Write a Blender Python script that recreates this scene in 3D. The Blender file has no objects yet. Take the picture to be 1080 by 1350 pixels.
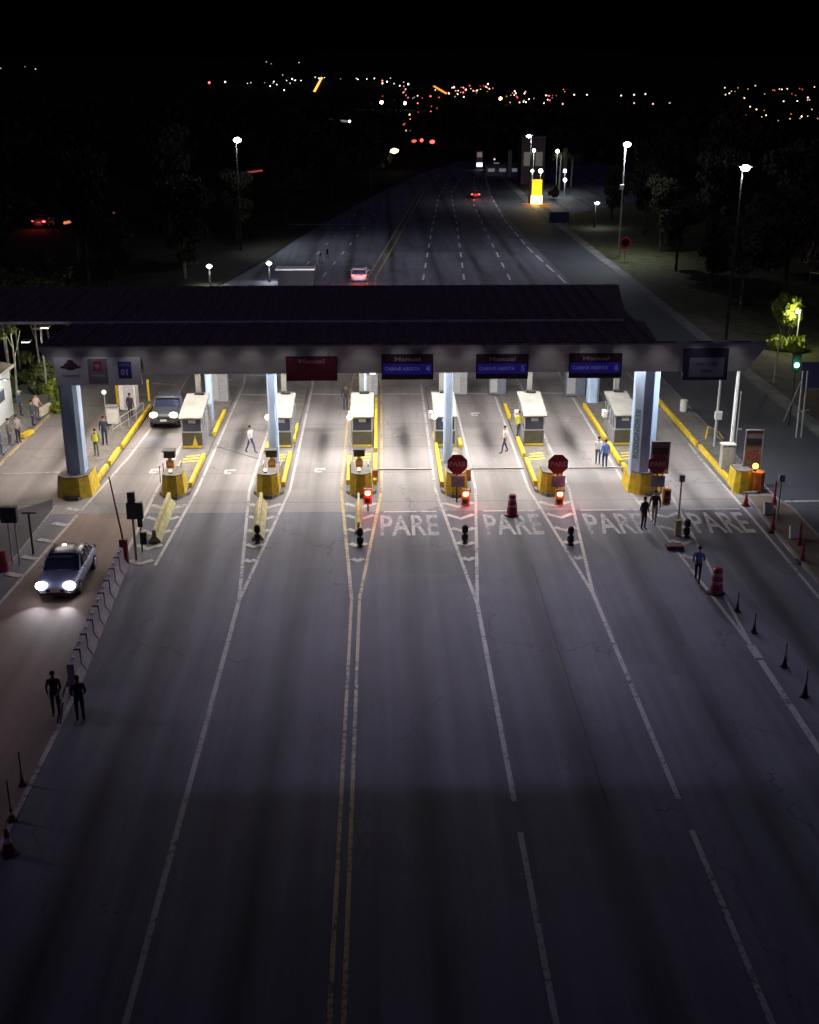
import bpy, bmesh, math, random
from mathutils import Vector, Matrix, Euler
random.seed(7)
R = math.radians
sc = bpy.context.scene
COL = sc.collection

# ------------------------------------------------------------------ camera, world, moonlight, exposure
CAM_H = 21.0
PITCH = 20.1906      # degrees below the horizon
YAW = 1.3875         # degrees to the right of the lanes
F_PX = 1550.0        # focal length in pixels of the 1080 x 1350 photograph
cam_d = bpy.data.cameras.new('camera')
cam = bpy.data.objects.new('camera', cam_d); COL.objects.link(cam)
cam.location = (0, 0, CAM_H)
cam.rotation_euler = Euler((R(90 - PITCH), 0, R(-YAW)), 'XYZ')
cam_d.sensor_fit = 'VERTICAL'; cam_d.sensor_height = 36; cam_d.sensor_width = 36
cam_d.lens = 36 * F_PX / 1350
cam_d.clip_start = 0.5; cam_d.clip_end = 9000
sc.camera = cam

w = bpy.data.worlds.new('World'); sc.world = w; w.use_nodes = True
nt = w.node_tree; nt.nodes.clear()
sky = nt.nodes.new('ShaderNodeTexSky'); sky.sky_type = 'NISHITA'; sky.sun_disc = False
sky.sun_elevation = R(-4.0); sky.sun_rotation = R(200)
bg = nt.nodes.new('ShaderNodeBackground'); bg.inputs['Strength'].default_value = 0.004
wo = nt.nodes.new('ShaderNodeOutputWorld')
nt.links.new(sky.outputs[0], bg.inputs[0]); nt.links.new(bg.outputs[0], wo.inputs[0])

sun_d = bpy.data.lights.new('moon_light', 'SUN'); sun_d.energy = 0.10; sun_d.angle = R(25)
sun_d.color = (0.46, 0.36, 1.0)
sun = bpy.data.objects.new('moon_light', sun_d); COL.objects.link(sun)
sun.rotation_euler = (R(28), R(-14), 0)

sc.view_settings.view_transform = 'Standard'; sc.view_settings.look = 'None'
sc.view_settings.exposure = 0; sc.view_settings.gamma = 1
try:
    sc.cycles.use_denoising = True
    sc.cycles.max_bounces = 4; sc.cycles.diffuse_bounces = 2; sc.cycles.glossy_bounces = 2
    sc.cycles.transparent_max_bounces = 6
    sc.cycles.sample_clamp_indirect = 4
    sc.cycles.use_light_tree = True
except Exception: pass

# ------------------------------------------------------------------ photo pixel -> place (used for surveying positions)
_p = R(PITCH); _s = R(YAW)
_F = Vector((math.sin(_s)*math.cos(_p), math.cos(_s)*math.cos(_p), -math.sin(_p)))
_R = Vector((math.cos(_s), -math.sin(_s), 0)); _U = _R.cross(_F)
def ray(x, y): return _F*F_PX + _R*(x-540) - _U*(y-675)
def G(x, y, z=0.0):
    d = ray(x, y); t = (z-CAM_H)/d.z
    return Vector((0, 0, CAM_H)) + d*t
def V(x, y, Y):
    d = ray(x, y); return Vector((0, 0, CAM_H)) + d*(Y/d.y)

# ------------------------------------------------------------------ materials
MATS = {}
def mat(name, col, rough=0.7, metal=0.0, var=0.18, scale=6.0, bump=0.0, emit=None, es=0.0, stretch=None, spec=0.4):
    if name in MATS: return MATS[name]
    m = bpy.data.materials.new(name); m.use_nodes = True
    n = m.node_tree; b = n.nodes['Principled BSDF']
    b.inputs['Roughness'].default_value = rough; b.inputs['Metallic'].default_value = metal
    b.inputs['Specular IOR Level'].default_value = spec
    tc = n.nodes.new('ShaderNodeTexCoord'); mp = n.nodes.new('ShaderNodeMapping')
    if stretch: mp.inputs['Scale'].default_value = stretch
    n.links.new(tc.outputs['Object'], mp.inputs[0])
    no = n.nodes.new('ShaderNodeTexNoise'); no.inputs['Scale'].default_value = scale
    no.inputs['Detail'].default_value = 6
    n.links.new(mp.outputs[0], no.inputs['Vector'])
    rp = n.nodes.new('ShaderNodeValToRGB')
    c = list(col)[:3]
    rp.color_ramp.elements[0].position = 0.3; rp.color_ramp.elements[1].position = 0.72
    rp.color_ramp.elements[0].color = [v*(1-var) for v in c]+[1]
    rp.color_ramp.elements[1].color = [min(1, v*(1+var)) for v in c]+[1]
    n.links.new(no.outputs['Fac'], rp.inputs[0]); n.links.new(rp.outputs[0], b.inputs['Base Color'])
    if bump:
        bu = n.nodes.new('ShaderNodeBump'); bu.inputs['Strength'].default_value = bump
        bu.inputs['Distance'].default_value = 0.02
        n.links.new(no.outputs['Fac'], bu.inputs['Height']); n.links.new(bu.outputs[0], b.inputs['Normal'])
    if emit:
        b.inputs['Emission Color'].default_value = list(emit)+[1]
        b.inputs['Emission Strength'].default_value = es
    MATS[name] = m; return m

def node(n, t, **kw):
    x = n.nodes.new(t)
    for k, v in kw.items(): setattr(x, k, v)
    return x
def mathn(n, op, a, b=None, c=None):
    x = n.nodes.new('ShaderNodeMath'); x.operation = op
    for i, v in enumerate((a, b, c)):
        if v is None: continue
        if isinstance(v, (int, float)): x.inputs[i].default_value = v
        else: n.links.new(v, x.inputs[i])
    return x.outputs[0]
def mixc(n, fac, a, b):
    x = n.nodes.new('ShaderNodeMix'); x.data_type = 'RGBA'
    if isinstance(fac, (int, float)): x.inputs[0].default_value = fac
    else: n.links.new(fac, x.inputs[0])
    for i, v in ((6, a), (7, b)):
        if isinstance(v, (tuple, list)): x.inputs[i].default_value = list(v)[:3]+[1]
        else: n.links.new(v, x.inputs[i])
    return x.outputs[2]

def asphalt(name, base, streak=0.35, oil=0.5, joints=0.0, period=5.1, offset=1.4, rough=0.75, patchy=0.3, spot=None):
    """worn pavement: grain, long streaks along the lanes, an oil strip along each lane's centre, joints"""
    m = bpy.data.materials.new(name); m.use_nodes = True
    n = m.node_tree; b = n.nodes['Principled BSDF']
    tc = n.nodes.new('ShaderNodeTexCoord'); P = tc.outputs['Object']
    sep = n.nodes.new('ShaderNodeSeparateXYZ'); n.links.new(P, sep.inputs[0])
    def noise(scale, sx=1, sy=1, det=4, rough_=0.6):
        mp = n.nodes.new('ShaderNodeMapping'); mp.inputs['Scale'].default_value = (sx, sy, 1)
        n.links.new(P, mp.inputs[0]); q = n.nodes.new('ShaderNodeTexNoise')
        q.inputs['Scale'].default_value = scale; q.inputs['Detail'].default_value = det
        q.inputs['Roughness'].default_value = rough_
        n.links.new(mp.outputs[0], q.inputs['Vector']); return q.outputs['Fac']
    grain = noise(9, det=7, rough_=0.85); blot = noise(0.22, det=5); longs = noise(1.1, 1, 0.035, 4)
    wob = noise(0.09)
    # factor = 1 + ...
    f = mathn(n, 'MULTIPLY_ADD', mathn(n, 'SUBTRACT', longs, 0.5), 2.0*streak, 1.0)
    f = mathn(n, 'MULTIPLY', f, mathn(n, 'MULTIPLY_ADD', mathn(n, 'SUBTRACT', blot, 0.5), 2.0*patchy, 1.0))
    f = mathn(n, 'MULTIPLY', f, mathn(n, 'MULTIPLY_ADD', mathn(n, 'SUBTRACT', grain, 0.5), 1.3, 1.0))
    # fine crazing and darker sealed patches
    vo = n.nodes.new('ShaderNodeTexVoronoi'); vo.feature = 'DISTANCE_TO_EDGE'; vo.inputs['Scale'].default_value = 0.16
    mpv = n.nodes.new('ShaderNodeMapping'); mpv.inputs['Scale'].default_value = (1.0, 0.55, 1)
    wv = n.nodes.new('ShaderNodeVectorMath'); wv.operation = 'ADD'
    nz_ = n.nodes.new('ShaderNodeTexNoise'); nz_.inputs['Scale'].default_value = 0.9; nz_.inputs['Detail'].default_value = 6
    n.links.new(P, nz_.inputs['Vector']); sv = n.nodes.new('ShaderNodeVectorMath'); sv.operation = 'SCALE'; sv.inputs['Scale'].default_value = 1.8
    n.links.new(nz_.outputs['Color'], sv.inputs[0]); n.links.new(P, wv.inputs[0]); n.links.new(sv.outputs[0], wv.inputs[1])
    n.links.new(wv.outputs[0], mpv.inputs[0]); n.links.new(mpv.outputs[0], vo.inputs['Vector'])
    ck = mathn(n, 'MULTIPLY', mathn(n, 'LESS_THAN', vo.outputs['Distance'], 0.004), mathn(n, 'GREATER_THAN', noise(0.13), 0.53))
    f = mathn(n, 'MULTIPLY', f, mathn(n, 'MULTIPLY_ADD', ck, -0.35, 1.0))
    v2 = n.nodes.new('ShaderNodeTexVoronoi'); v2.inputs['Scale'].default_value = 0.45; v2.inputs['Randomness'].default_value = 1.0; v2.distance = 'CHEBYCHEV'
    mp2 = n.nodes.new('ShaderNodeMapping'); mp2.inputs['Scale'].default_value = (0.8, 0.22, 1); n.links.new(P, mp2.inputs[0]); n.links.new(mp2.outputs[0], v2.inputs['Vector'])
    sp = n.nodes.new('ShaderNodeSeparateColor'); n.links.new(v2.outputs['Color'], sp.inputs[0])
    pt = mathn(n, 'GREATER_THAN', sp.outputs[0], 0.86)
    f = mathn(n, 'MULTIPLY', f, mathn(n, 'MULTIPLY_ADD', pt, -0.16, 1.0))
    # oil strip: distance to lane centre
    xx = mathn(n, 'ADD', sep.outputs[0], mathn(n, 'MULTIPLY_ADD', wob, 0.5, -0.25 - offset))
    t = mathn(n, 'PINGPONG', xx, period/2)      # 0 at lane centre
    o = mathn(n, 'SUBTRACT', 1.0, mathn(n, 'SMOOTH_MIN', mathn(n, 'DIVIDE', t, 0.75), 1.0, 0.25))
    o = mathn(n, 'MULTIPLY', mathn(n, 'MAXIMUM', o, 0.0), mathn(n, 'MULTIPLY_ADD', noise(0.3, 1, 0.3, 3), 1.6, -0.25))
    if spot:      # drips where vehicles stop at the booth windows
        q = mathn(n, 'DIVIDE', mathn(n, 'SUBTRACT', sep.outputs[1], spot), 3.2)
        e = mathn(n, 'POWER', 2.718, mathn(n, 'MULTIPLY', mathn(n, 'MULTIPLY', q, q), -1.0))
        t2 = mathn(n, 'DIVIDE', t, 0.55); e2 = mathn(n, 'POWER', 2.718, mathn(n, 'MULTIPLY', mathn(n, 'MULTIPLY', t2, t2), -1.0))
        o = mathn(n, 'ADD', mathn(n, 'MULTIPLY', o, 0.55), mathn(n, 'MULTIPLY', mathn(n, 'MULTIPLY', e, e2), 0.62))
    f = mathn(n, 'MULTIPLY', f, mathn(n, 'SUBTRACT', 1.0, mathn(n, 'MULTIPLY', mathn(n, 'MAXIMUM', o, 0.0), oil)))
    if joints:
        for ax, per in ((1, 5.0),):
            j = mathn(n, 'PINGPONG', mathn(n, 'ADD', sep.outputs[ax], 1.3), per/2)
            j = mathn(n, 'LESS_THAN', j, 0.035)
            f = mathn(n, 'MULTIPLY', f, mathn(n, 'SUBTRACT', 1.0, mathn(n, 'MULTIPLY', j, joints)))
    f = mathn(n, 'MAXIMUM', f, 0.15)
    vm = n.nodes.new('ShaderNodeVectorMath'); vm.operation = 'SCALE'
    vm.inputs[0].default_value = base; n.links.new(f, vm.inputs['Scale'])
    n.links.new(vm.outputs[0], b.inputs['Base Color'])
    b.inputs['Roughness'].default_value = rough; b.inputs['Specular IOR Level'].default_value = 0.35
    bu = n.nodes.new('ShaderNodeBump'); bu.inputs['Strength'].default_value = 0.35; bu.inputs['Distance'].default_value = 0.02
    n.links.new(grain, bu.inputs['Height']); n.links.new(bu.outputs[0], b.inputs['Normal'])
    MATS[name] = m; return m

def paint(name, col, under=(0.09, 0.085, 0.085), wear=0.5, rough=0.6):
    m = bpy.data.materials.new(name); m.use_nodes = True
    n = m.node_tree; b = n.nodes['Principled BSDF']
    tc = n.nodes.new('ShaderNodeTexCoord')
    q = n.nodes.new('ShaderNodeTexNoise'); q.inputs['Scale'].default_value = 5; q.inputs['Detail'].default_value = 8
    q.inputs['Roughness'].default_value = 0.7
    n.links.new(tc.outputs['Object'], q.inputs['Vector'])
    q2 = n.nodes.new('ShaderNodeTexNoise'); q2.inputs['Scale'].default_value = 0.5
    n.links.new(tc.outputs['Object'], q2.inputs['Vector'])
    s = mathn(n, 'ADD', q.outputs['Fac'], mathn(n, 'MULTIPLY', mathn(n, 'SUBTRACT', q2.outputs['Fac'], 0.5), 0.5))
    rp = n.nodes.new('ShaderNodeValToRGB')
    rp.color_ramp.elements[0].position = 0.5*wear+0.12; rp.color_ramp.elements[0].color = list(under)+[1]
    rp.color_ramp.elements[1].position = 0.5*wear+0.30; rp.color_ramp.elements[1].color = list(col)+[1]
    n.links.new(s, rp.inputs[0]); n.links.new(rp.outputs[0], b.inputs['Base Color'])
    b.inputs['Roughness'].default_value = rough
    MATS[name] = m; return m

M_ASPH = asphalt('worn_asphalt', (0.130, 0.131, 0.165), streak=0.75, oil=0.95, patchy=0.4)
M_CONC = asphalt('stained_concrete', (0.218, 0.203, 0.202), streak=0.45, oil=1.0, joints=0.4, patchy=0.3, spot=70.0)
M_BROWN = asphalt('brown_warm_lit_asphalt', (0.22, 0.16, 0.135), streak=0.4, oil=0.25, patchy=0.3, offset=-14.0)  # brown pavement tone with the warm light on this lane painted in
M_DARKROAD = asphalt('new_asphalt_and_shadow', (0.06, 0.062, 0.078), streak=0.2, oil=0.1, patchy=0.3, offset=24)  # new side road surface, also the painted shadow at the left lane edge
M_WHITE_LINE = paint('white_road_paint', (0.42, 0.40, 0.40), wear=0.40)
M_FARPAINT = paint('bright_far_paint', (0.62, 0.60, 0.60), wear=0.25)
M_FAINT_LINE = paint('faded_road_paint', (0.31, 0.29, 0.32), wear=0.50)
M_YEL_LINE = paint('yellow_road_paint', (0.50, 0.36, 0.16), wear=0.45)
M_KERB = mat('kerb_concrete', (0.15, 0.14, 0.13), 0.85, var=0.3, scale=2.5, bump=0.3)
M_FASCIA = mat('fascia_concrete', (0.50, 0.49, 0.48), 0.8, var=0.22, scale=0.7, stretch=(1, 1, 2.5), bump=0.1)
M_ROOF = mat('dark_roof_sheet', (0.24, 0.18, 0.17), 0.8, var=0.35, scale=1.4, stretch=(6, 0.5, 1))
M_GUTTER = mat('pale_gutter', (0.85, 0.8, 0.78), 0.6, var=0.3, scale=2)
M_BLUECOL = mat('pale_blue_column', (0.38, 0.50, 0.70), 0.65, var=0.26, scale=1.1, bump=0.12, stretch=(1.6, 1.6, 0.5))
M_YELLOW = mat('yellow_paint', (0.62, 0.44, 0.03), 0.6, var=0.3, scale=2.2, bump=0.2)
M_CREAM = mat('faded_cream_yellow', (0.42, 0.38, 0.19), 0.8, var=0.3, scale=2, bump=0.2)
M_WHITE = mat('white_paint', (0.62, 0.61, 0.58), 0.55, var=0.12, scale=2.0)
M_BEIGE = mat('beige_metal', (0.38, 0.37, 0.34), 0.5, var=0.15, scale=3)
M_GREY = mat('grey_metal', (0.30, 0.31, 0.33), 0.45, 0.3, var=0.15, scale=5)
M_STEEL = mat('galvanised_steel', (0.50, 0.51, 0.52), 0.4, 0.5, var=0.15, scale=8)
M_CRACK = mat('crack_sealant', (0.045, 0.042, 0.05), 1.0, var=0.3, spec=0.0)
M_GREY2 = mat('dark_mast_grey', (0.025, 0.025, 0.028), 0.6)
M_DARK = mat('dark_plastic', (0.025, 0.023, 0.026), 0.5, var=0.3, scale=6)
M_GLASS = mat('dark_glass', (0.025, 0.03, 0.06), 0.08, var=0.1, spec=0.8)
M_CABGLASS = mat('booth_glass', (0.10, 0.11, 0.14), 0.15, var=0.25, scale=2, spec=0.7)
M_OLIVE = mat('olive_panel', (0.075, 0.07, 0.045), 0.6, var=0.25, scale=3)
M_BROWNBOX = mat('brown_orange_metal', (0.42, 0.16, 0.06), 0.55, var=0.25, scale=4)
M_REDP = mat('red_plastic', (0.55, 0.045, 0.05), 0.5, var=0.2, scale=4)
M_ORANGE = mat('orange_paint', (0.55, 0.17, 0.03), 0.6, var=0.3, scale=3)
M_SIGNRED = mat('stop_sign_red', (0.17, 0.012, 0.018), 0.5, var=0.15)
M_MAROON = mat('maroon_sign', (0.11, 0.012, 0.03), 0.5, var=0.3, scale=4)
M_SIGNDARK = mat('near_black_sign', (0.03, 0.012, 0.03), 0.5, var=0.3, scale=4)
M_BLUESIGN = mat('blue_sign_band', (0.03, 0.03, 0.35), 0.5, var=0.15, emit=(0.04, 0.03, 0.7), es=0.05)
M_LETTER = mat('pale_letter', (0.55, 0.5, 0.6), 0.6, var=0.05)
M_LETTERDIM = mat('dim_letter', (0.30, 0.20, 0.26), 0.6, var=0.05)
M_LETTERBLUE = mat('violet_letter', (0.3, 0.3, 0.7), 0.6, var=0.05, emit=(0.3, 0.3, 0.8), es=0.04)
M_GREENLET = mat('green_letter', (0.08, 0.24, 0.24), 0.6, var=0.1)
M_BRICKRED = mat('barrel_red', (0.24, 0.02, 0.04), 0.55, var=0.25, scale=4)
M_LAV = mat('pale_barrier', (0.33, 0.29, 0.37), 0.8, var=0.25, scale=1.5, bump=0.2)
M_BANK = mat('shaded_bank_grass', (0.016, 0.017, 0.01), 0.9, var=0.5, scale=0.7, bump=0.5)  # darker copy of the verge grass, so the left bank looks unlit
M_GRASS = mat('verge_grass', (0.055, 0.06, 0.022), 0.9, var=0.55, scale=0.9, bump=0.6)
M_LAND = mat('far_land', (0.008, 0.008, 0.007), 0.95, var=0.5, scale=0.02)
M_DIRT = mat('reddish_dirt', (0.10, 0.078, 0.065), 0.9, var=0.35, scale=0.7, bump=0.5)
M_STRIP = mat('concrete_gutter_strip', (0.18, 0.175, 0.175), 0.85, var=0.35, scale=0.8, bump=0.3)
M_BARK = mat('bark', (0.07, 0.052, 0.04), 0.9, var=0.35, scale=5, bump=0.5)
M_BARKPALE = mat('pale_bark', (0.30, 0.28, 0.23), 0.85, var=0.4, scale=3, bump=0.5)
M_SKINS = [mat('skin_tone_light', (0.45, 0.26, 0.18), 0.6, var=0.08), mat('skin_tone_dark', (0.20, 0.11, 0.07), 0.6, var=0.08)]
M_HAIR = mat('dark_hair', (0.02, 0.015, 0.012), 0.7, var=0.3, scale=20)
M_SHOE = mat('black_shoe', (0.02, 0.02, 0.02), 0.6)
def emat(name, col, s, base=(0.5, 0.5, 0.5)): return mat(name, base, 0.4, var=0.0, emit=col, es=s)
E_WHITE = emat('lit_white_lens', (1.0, 0.98, 0.92), 14)
E_COOL = emat('lit_cool_lens', (0.85, 0.93, 1.0), 22)
E_HEAD = emat('lit_headlamp', (0.93, 0.94, 1.0), 16)
E_WARMHEAD = emat('lit_warm_headlamp', (1.0, 0.86, 0.6), 9)
E_RED = emat('lit_red_lens', (1.0, 0.04, 0.03), 16, (0.4, 0.02, 0.02))
E_REDHOT = emat('lit_red_orange_lens', (1.0, 0.28, 0.07), 14, (0.4, 0.05, 0.02))
E_AMBER = emat('lit_amber_lens', (1.0, 0.50, 0.07), 5, (0.5, 0.3, 0.05))
E_GREEN = emat('lit_green_lens', (0.25, 1.0, 0.55), 7, (0.05, 0.4, 0.2))
E_TUBE = emat('lit_booth_tube', (1.0, 0.95, 0.8), 0.9)
E_TOTEM = emat('lit_yellow_totem', (1.0, 0.55, 0.02), 1.5, (0.6, 0.4, 0.02))
E_TOTEMHOT = emat('lit_yellow_totem_base', (1.0, 0.8, 0.25), 4, (0.6, 0.4, 0.02))

def leafmat(name, a, b_):
    m = bpy.data.materials.new(name); m.use_nodes = True
    n = m.node_tree; b = n.nodes['Principled BSDF']
    oi = n.nodes.new('ShaderNodeObjectInfo'); tc = n.nodes.new('ShaderNodeTexCoord')
    q = n.nodes.new('ShaderNodeTexNoise'); q.inputs['Scale'].default_value = 1.3; q.inputs['Detail'].default_value = 5
    n.links.new(tc.outputs['Object'], q.inputs['Vector'])
    f = mathn(n, 'ADD', q.outputs['Fac'], mathn(n, 'MULTIPLY_ADD', oi.outputs['Random'], 0.4, -0.2))
    rp = n.nodes.new('ShaderNodeValToRGB')
    rp.color_ramp.elements[0].position = 0.3; rp.color_ramp.elements[0].color = list(a)+[1]
    rp.color_ramp.elements[1].position = 0.7; rp.color_ramp.elements[1].color = list(b_)+[1]
    n.links.new(f, rp.inputs[0]); n.links.new(rp.outputs[0], b.inputs['Base Color'])
    b.inputs['Roughness'].default_value = 0.75
    MATS[name] = m; return m
M_LEAF = leafmat('dark_leaves', (0.022, 0.026, 0.012), (0.06, 0.055, 0.028))
M_LEAFRED = leafmat('brownish_leaves', (0.035, 0.02, 0.016), (0.06, 0.035, 0.025))
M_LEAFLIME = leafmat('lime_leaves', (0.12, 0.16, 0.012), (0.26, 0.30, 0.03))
M_LEAFMID = leafmat('mid_green_leaves', (0.05, 0.065, 0.02), (0.13, 0.14, 0.045))

# ------------------------------------------------------------------ object helpers
def tag(o, label=None, cat=None, group=None, kind=None):
    if label: o['label'] = label
    if cat: o['category'] = cat
    if group: o['group'] = group
    if kind: o['kind'] = kind
    return o
def thing(name, label, cat, loc=(0, 0, 0), rz=0, group=None):
    o = bpy.data.objects.new(name, None); COL.objects.link(o)
    o.empty_display_size = 0.3
    o.location = loc; o.rotation_euler = (0, 0, rz)
    return tag(o, label, cat, group)
def obj(name, bm, m, parent=None, smooth=False, label=None, cat=None, group=None, kind=None):
    me = bpy.data.meshes.new(name)
    bmesh.ops.recalc_face_normals(bm, faces=bm.faces)
    bm.to_mesh(me); bm.free()
    for mm in (m if isinstance(m, (list, tuple)) else [m]): me.materials.append(mm)
    if smooth:
        for p in me.polygons: p.use_smooth = True
    o = bpy.data.objects.new(name, me); COL.objects.link(o)
    if parent: o.parent = parent
    return tag(o, label, cat, group, kind)
def link_copy(src, parent=None):
    c = src.copy(); COL.objects.link(c)
    if parent: c.parent = parent
    return c
def dup(root, loc, rz=None, label=None, group=None):
    r = root.copy(); COL.objects.link(r); r.location = loc
    if rz is not None: r.rotation_euler = (0, 0, rz)
    if label: r['label'] = label
    if group: r['group'] = group
    for ch in list(root.children):
        c = ch.copy(); COL.objects.link(c); c.parent = r
        for g in list(ch.children):
            d = g.copy(); COL.objects.link(d); d.parent = c
    return r
def B(bm, cx, cy, cz, sx, sy, sz, bev=0.0, rot=None, mi=0):
    """box by centre and size"""
    mt = Matrix.Translation((cx, cy, cz)) @ (rot.to_matrix().to_4x4() if rot else Matrix()) @ Matrix.Diagonal((sx, sy, sz, 1))
    r = bmesh.ops.create_cube(bm, size=1, matrix=mt)
    vs = r['verts']; fs = {f for v in vs for f in v.link_faces}
    for f in fs: f.material_index = mi
    if bev:
        es = list({e for v in vs for e in v.link_edges})
        bmesh.ops.bevel(bm, geom=es, offset=bev, segments=2, affect='EDGES', profile=0.6)
    return bm
def box(cx, cy, cz, sx, sy, sz, bev=0.0, rot=None): return B(bmesh.new(), cx, cy, cz, sx, sy, sz, bev, rot)
def T(bm, a, b, r0, r1=None, seg=10, mi=0):
    """tapered tube from a to b"""
    a = Vector(a); b = Vector(b); r1 = r0 if r1 is None else r1
    d = b-a; L = d.length
    q = d.to_track_quat('Z', 'Y').to_matrix().to_4x4()
    r = bmesh.ops.create_cone(bm, cap_ends=True, segments=seg, radius1=r0, radius2=r1, depth=L,
                              matrix=Matrix.Translation((a+b)/2) @ q)
    for f in {f for v in r['verts'] for f in v.link_faces}: f.material_index = mi
    return bm
def tube(a, b, r0, r1=None, seg=10): return T(bmesh.new(), a, b, r0, r1, seg)
def S(bm, c, r, sc_=(1, 1, 1), sub=2, mi=0):
    q = bmesh.ops.create_icosphere(bm, subdivisions=sub, radius=r, matrix=Matrix.Translation(c) @ Matrix.Diagonal((*sc_, 1)))
    for f in {f for v in q['verts'] for f in v.link_faces}: f.material_index = mi
    return bm
def ball(c, r, sc_=(1, 1, 1), sub=2): return S(bmesh.new(), c, r, sc_, sub)
def PR(bm, pts, z0, z1, taper=1.0, mi=0):
    """prism from a plan polygon, top scaled about its centre"""
    n = len(pts); cx = sum(p[0] for p in pts)/n; cy = sum(p[1] for p in pts)/n
    lo = [bm.verts.new((x, y, z0)) for x, y in pts]
    hi = [bm.verts.new((cx+(x-cx)*taper, cy+(y-cy)*taper, z1)) for x, y in pts]
    bm.faces.new(lo[::-1]).material_index = mi; bm.faces.new(hi).material_index = mi
    for i in range(n):
        j = (i+1) % n; bm.faces.new((lo[i], lo[j], hi[j], hi[i])).material_index = mi
    return bm
def prism(pts, z0, z1, taper=1.0): return PR(bmesh.new(), pts, z0, z1, taper)
def lathe(prof, seg=16):
    bm = bmesh.new(); rings = []
    for r, z in prof:
        rings.append([bm.verts.new((r*math.cos(2*math.pi*k/seg), r*math.sin(2*math.pi*k/seg), z)) for k in range(seg)])
    for a, b in zip(rings, rings[1:]):
        for k in range(seg):
            j = (k+1) % seg; bm.faces.new((a[k], a[j], b[j], b[k]))
    bm.faces.new(rings[0][::-1]); bm.faces.new(rings[-1]); return bm
def sheet(name, pts, z, m, kind='structure'):
    bm = bmesh.new(); bm.faces.new([bm.verts.new((x, y, z)) for x, y in pts])
    if bm.faces[:][0].normal.z < 0: pass
    o = obj(name, bm, m, kind=kind)
    return o
STRIPS = [0]
def strip_bm(bm, pts, wd, z):
    """a painted line of width wd along points; each coat lies a hair above the one before"""
    STRIPS[0] += 1; z += (STRIPS[0] % 13)*0.0006
    P = [Vector((x, y)) for x, y in pts]; L = []; Rr = []
    for i, p in enumerate(P):
        a = P[max(0, i-1)]; b = P[min(len(P)-1, i+1)]; d = (b-a).normalized(); nrm = Vector((-d.y, d.x))*wd/2
        L.append(bm.verts.new((*(p+nrm), z))); Rr.append(bm.verts.new((*(p-nrm), z)))
    for i in range(len(P)-1): bm.faces.new((L[i], Rr[i], Rr[i+1], L[i+1]))
    return bm
def interp(pts, y):
    for (x0, y0), (x1, y1) in zip(pts, pts[1:]):
        if y0 <= y <= y1: return x0+(x1-x0)*(y-y0)/(y1-y0)
    return pts[-1][0] if y > pts[-1][1] else pts[0][0]
def text_mesh(txt, size, depth=0.01, bold=0.0, width=None):
    cu = bpy.data.curves.new('lettering', 'FONT'); cu.body = txt; cu.size = size; cu.extrude = depth
    cu.align_x = 'CENTER'; cu.align_y = 'CENTER'; cu.offset = bold; cu.resolution_u = 3
    tmp = bpy.data.objects.new('tmp_text', cu); COL.objects.link(tmp)
    dg = bpy.context.evaluated_depsgraph_get(); dg.update()
    me = bpy.data.meshes.new_from_object(tmp.evaluated_get(dg))
    bpy.data.objects.remove(tmp); bpy.data.curves.remove(cu)
    if width:
        xs = [v.co.x for v in me.vertices]; k = width/(max(xs)-min(xs))
        for v in me.vertices: v.co.x *= k
    return me
def text_obj(name, txt, size, m, parent=None, loc=(0, 0, 0), rot=(0, 0, 0), bold=0.0, depth=0.01, width=None, kind=None):
    me = text_mesh(txt, size, depth, bold, width); me.name = name
    me.materials.clear(); me.materials.append(m)
    o = bpy.data.objects.new(name, me); COL.objects.link(o)
    if parent: o.parent = parent
    o.location = loc; o.rotation_euler = rot
    if kind: o['kind'] = kind
    return o
def add_light(name, kind, parent, loc, energy, col, size=0.3, rot=(0, 0, 0), spot=None, blend=0.6):
    d = bpy.data.lights.new(name, kind); d.energy = energy; d.color = col
    if kind == 'AREA': d.size = size; d.shape = 'DISK'
    else: d.shadow_soft_size = size
    if kind == 'SPOT': d.spot_size = R(spot); d.spot_blend = blend
    o = bpy.data.objects.new(name, d); COL.objects.link(o); o.parent = parent
    o.location = loc; o.rotation_euler = rot
    return o

# ------------------------------------------------------------------ terrain and far land
def terrain(x, y):
    r = math.hypot(x, y)
    t = max(0.0, min(1.0, (y-1150)/1900)); s = t*t*(3-2*t)
    h = 84*s*(0.86+0.14*math.sin(x*0.0021+1.0)+0.08*math.sin(x*0.0063))
    if y > 340:
        h += min(1, (y-340)/400)*2.5*math.sin(x*0.011)*math.sin(y*0.006)
    return h
def grid_sheet(name, xs, ys, zf, m):
    bm = bmesh.new(); vs = [[bm.verts.new((x, y, zf(x, y))) for x in xs] for y in ys]
    for i in range(len(ys)-1):
        for j in range(len(xs)-1): bm.faces.new((vs[i][j], vs[i][j+1], vs[i+1][j+1], vs[i+1][j]))
    return obj(name, bm, m, kind='structure', smooth=True)
xs = [-3500, -2500, -1800, -1300] + list(range(-1000, 1001, 100)) + [1300, 1800, 2500, 3500]
ys = [-200, 0, 200, 340, 450, 600, 800, 1000] + list(range(1150, 3200, 150)) + [3600, 4500]
grid_sheet('terrain', xs, ys, lambda x, y: terrain(x, y)-0.08, M_LAND)

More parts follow.
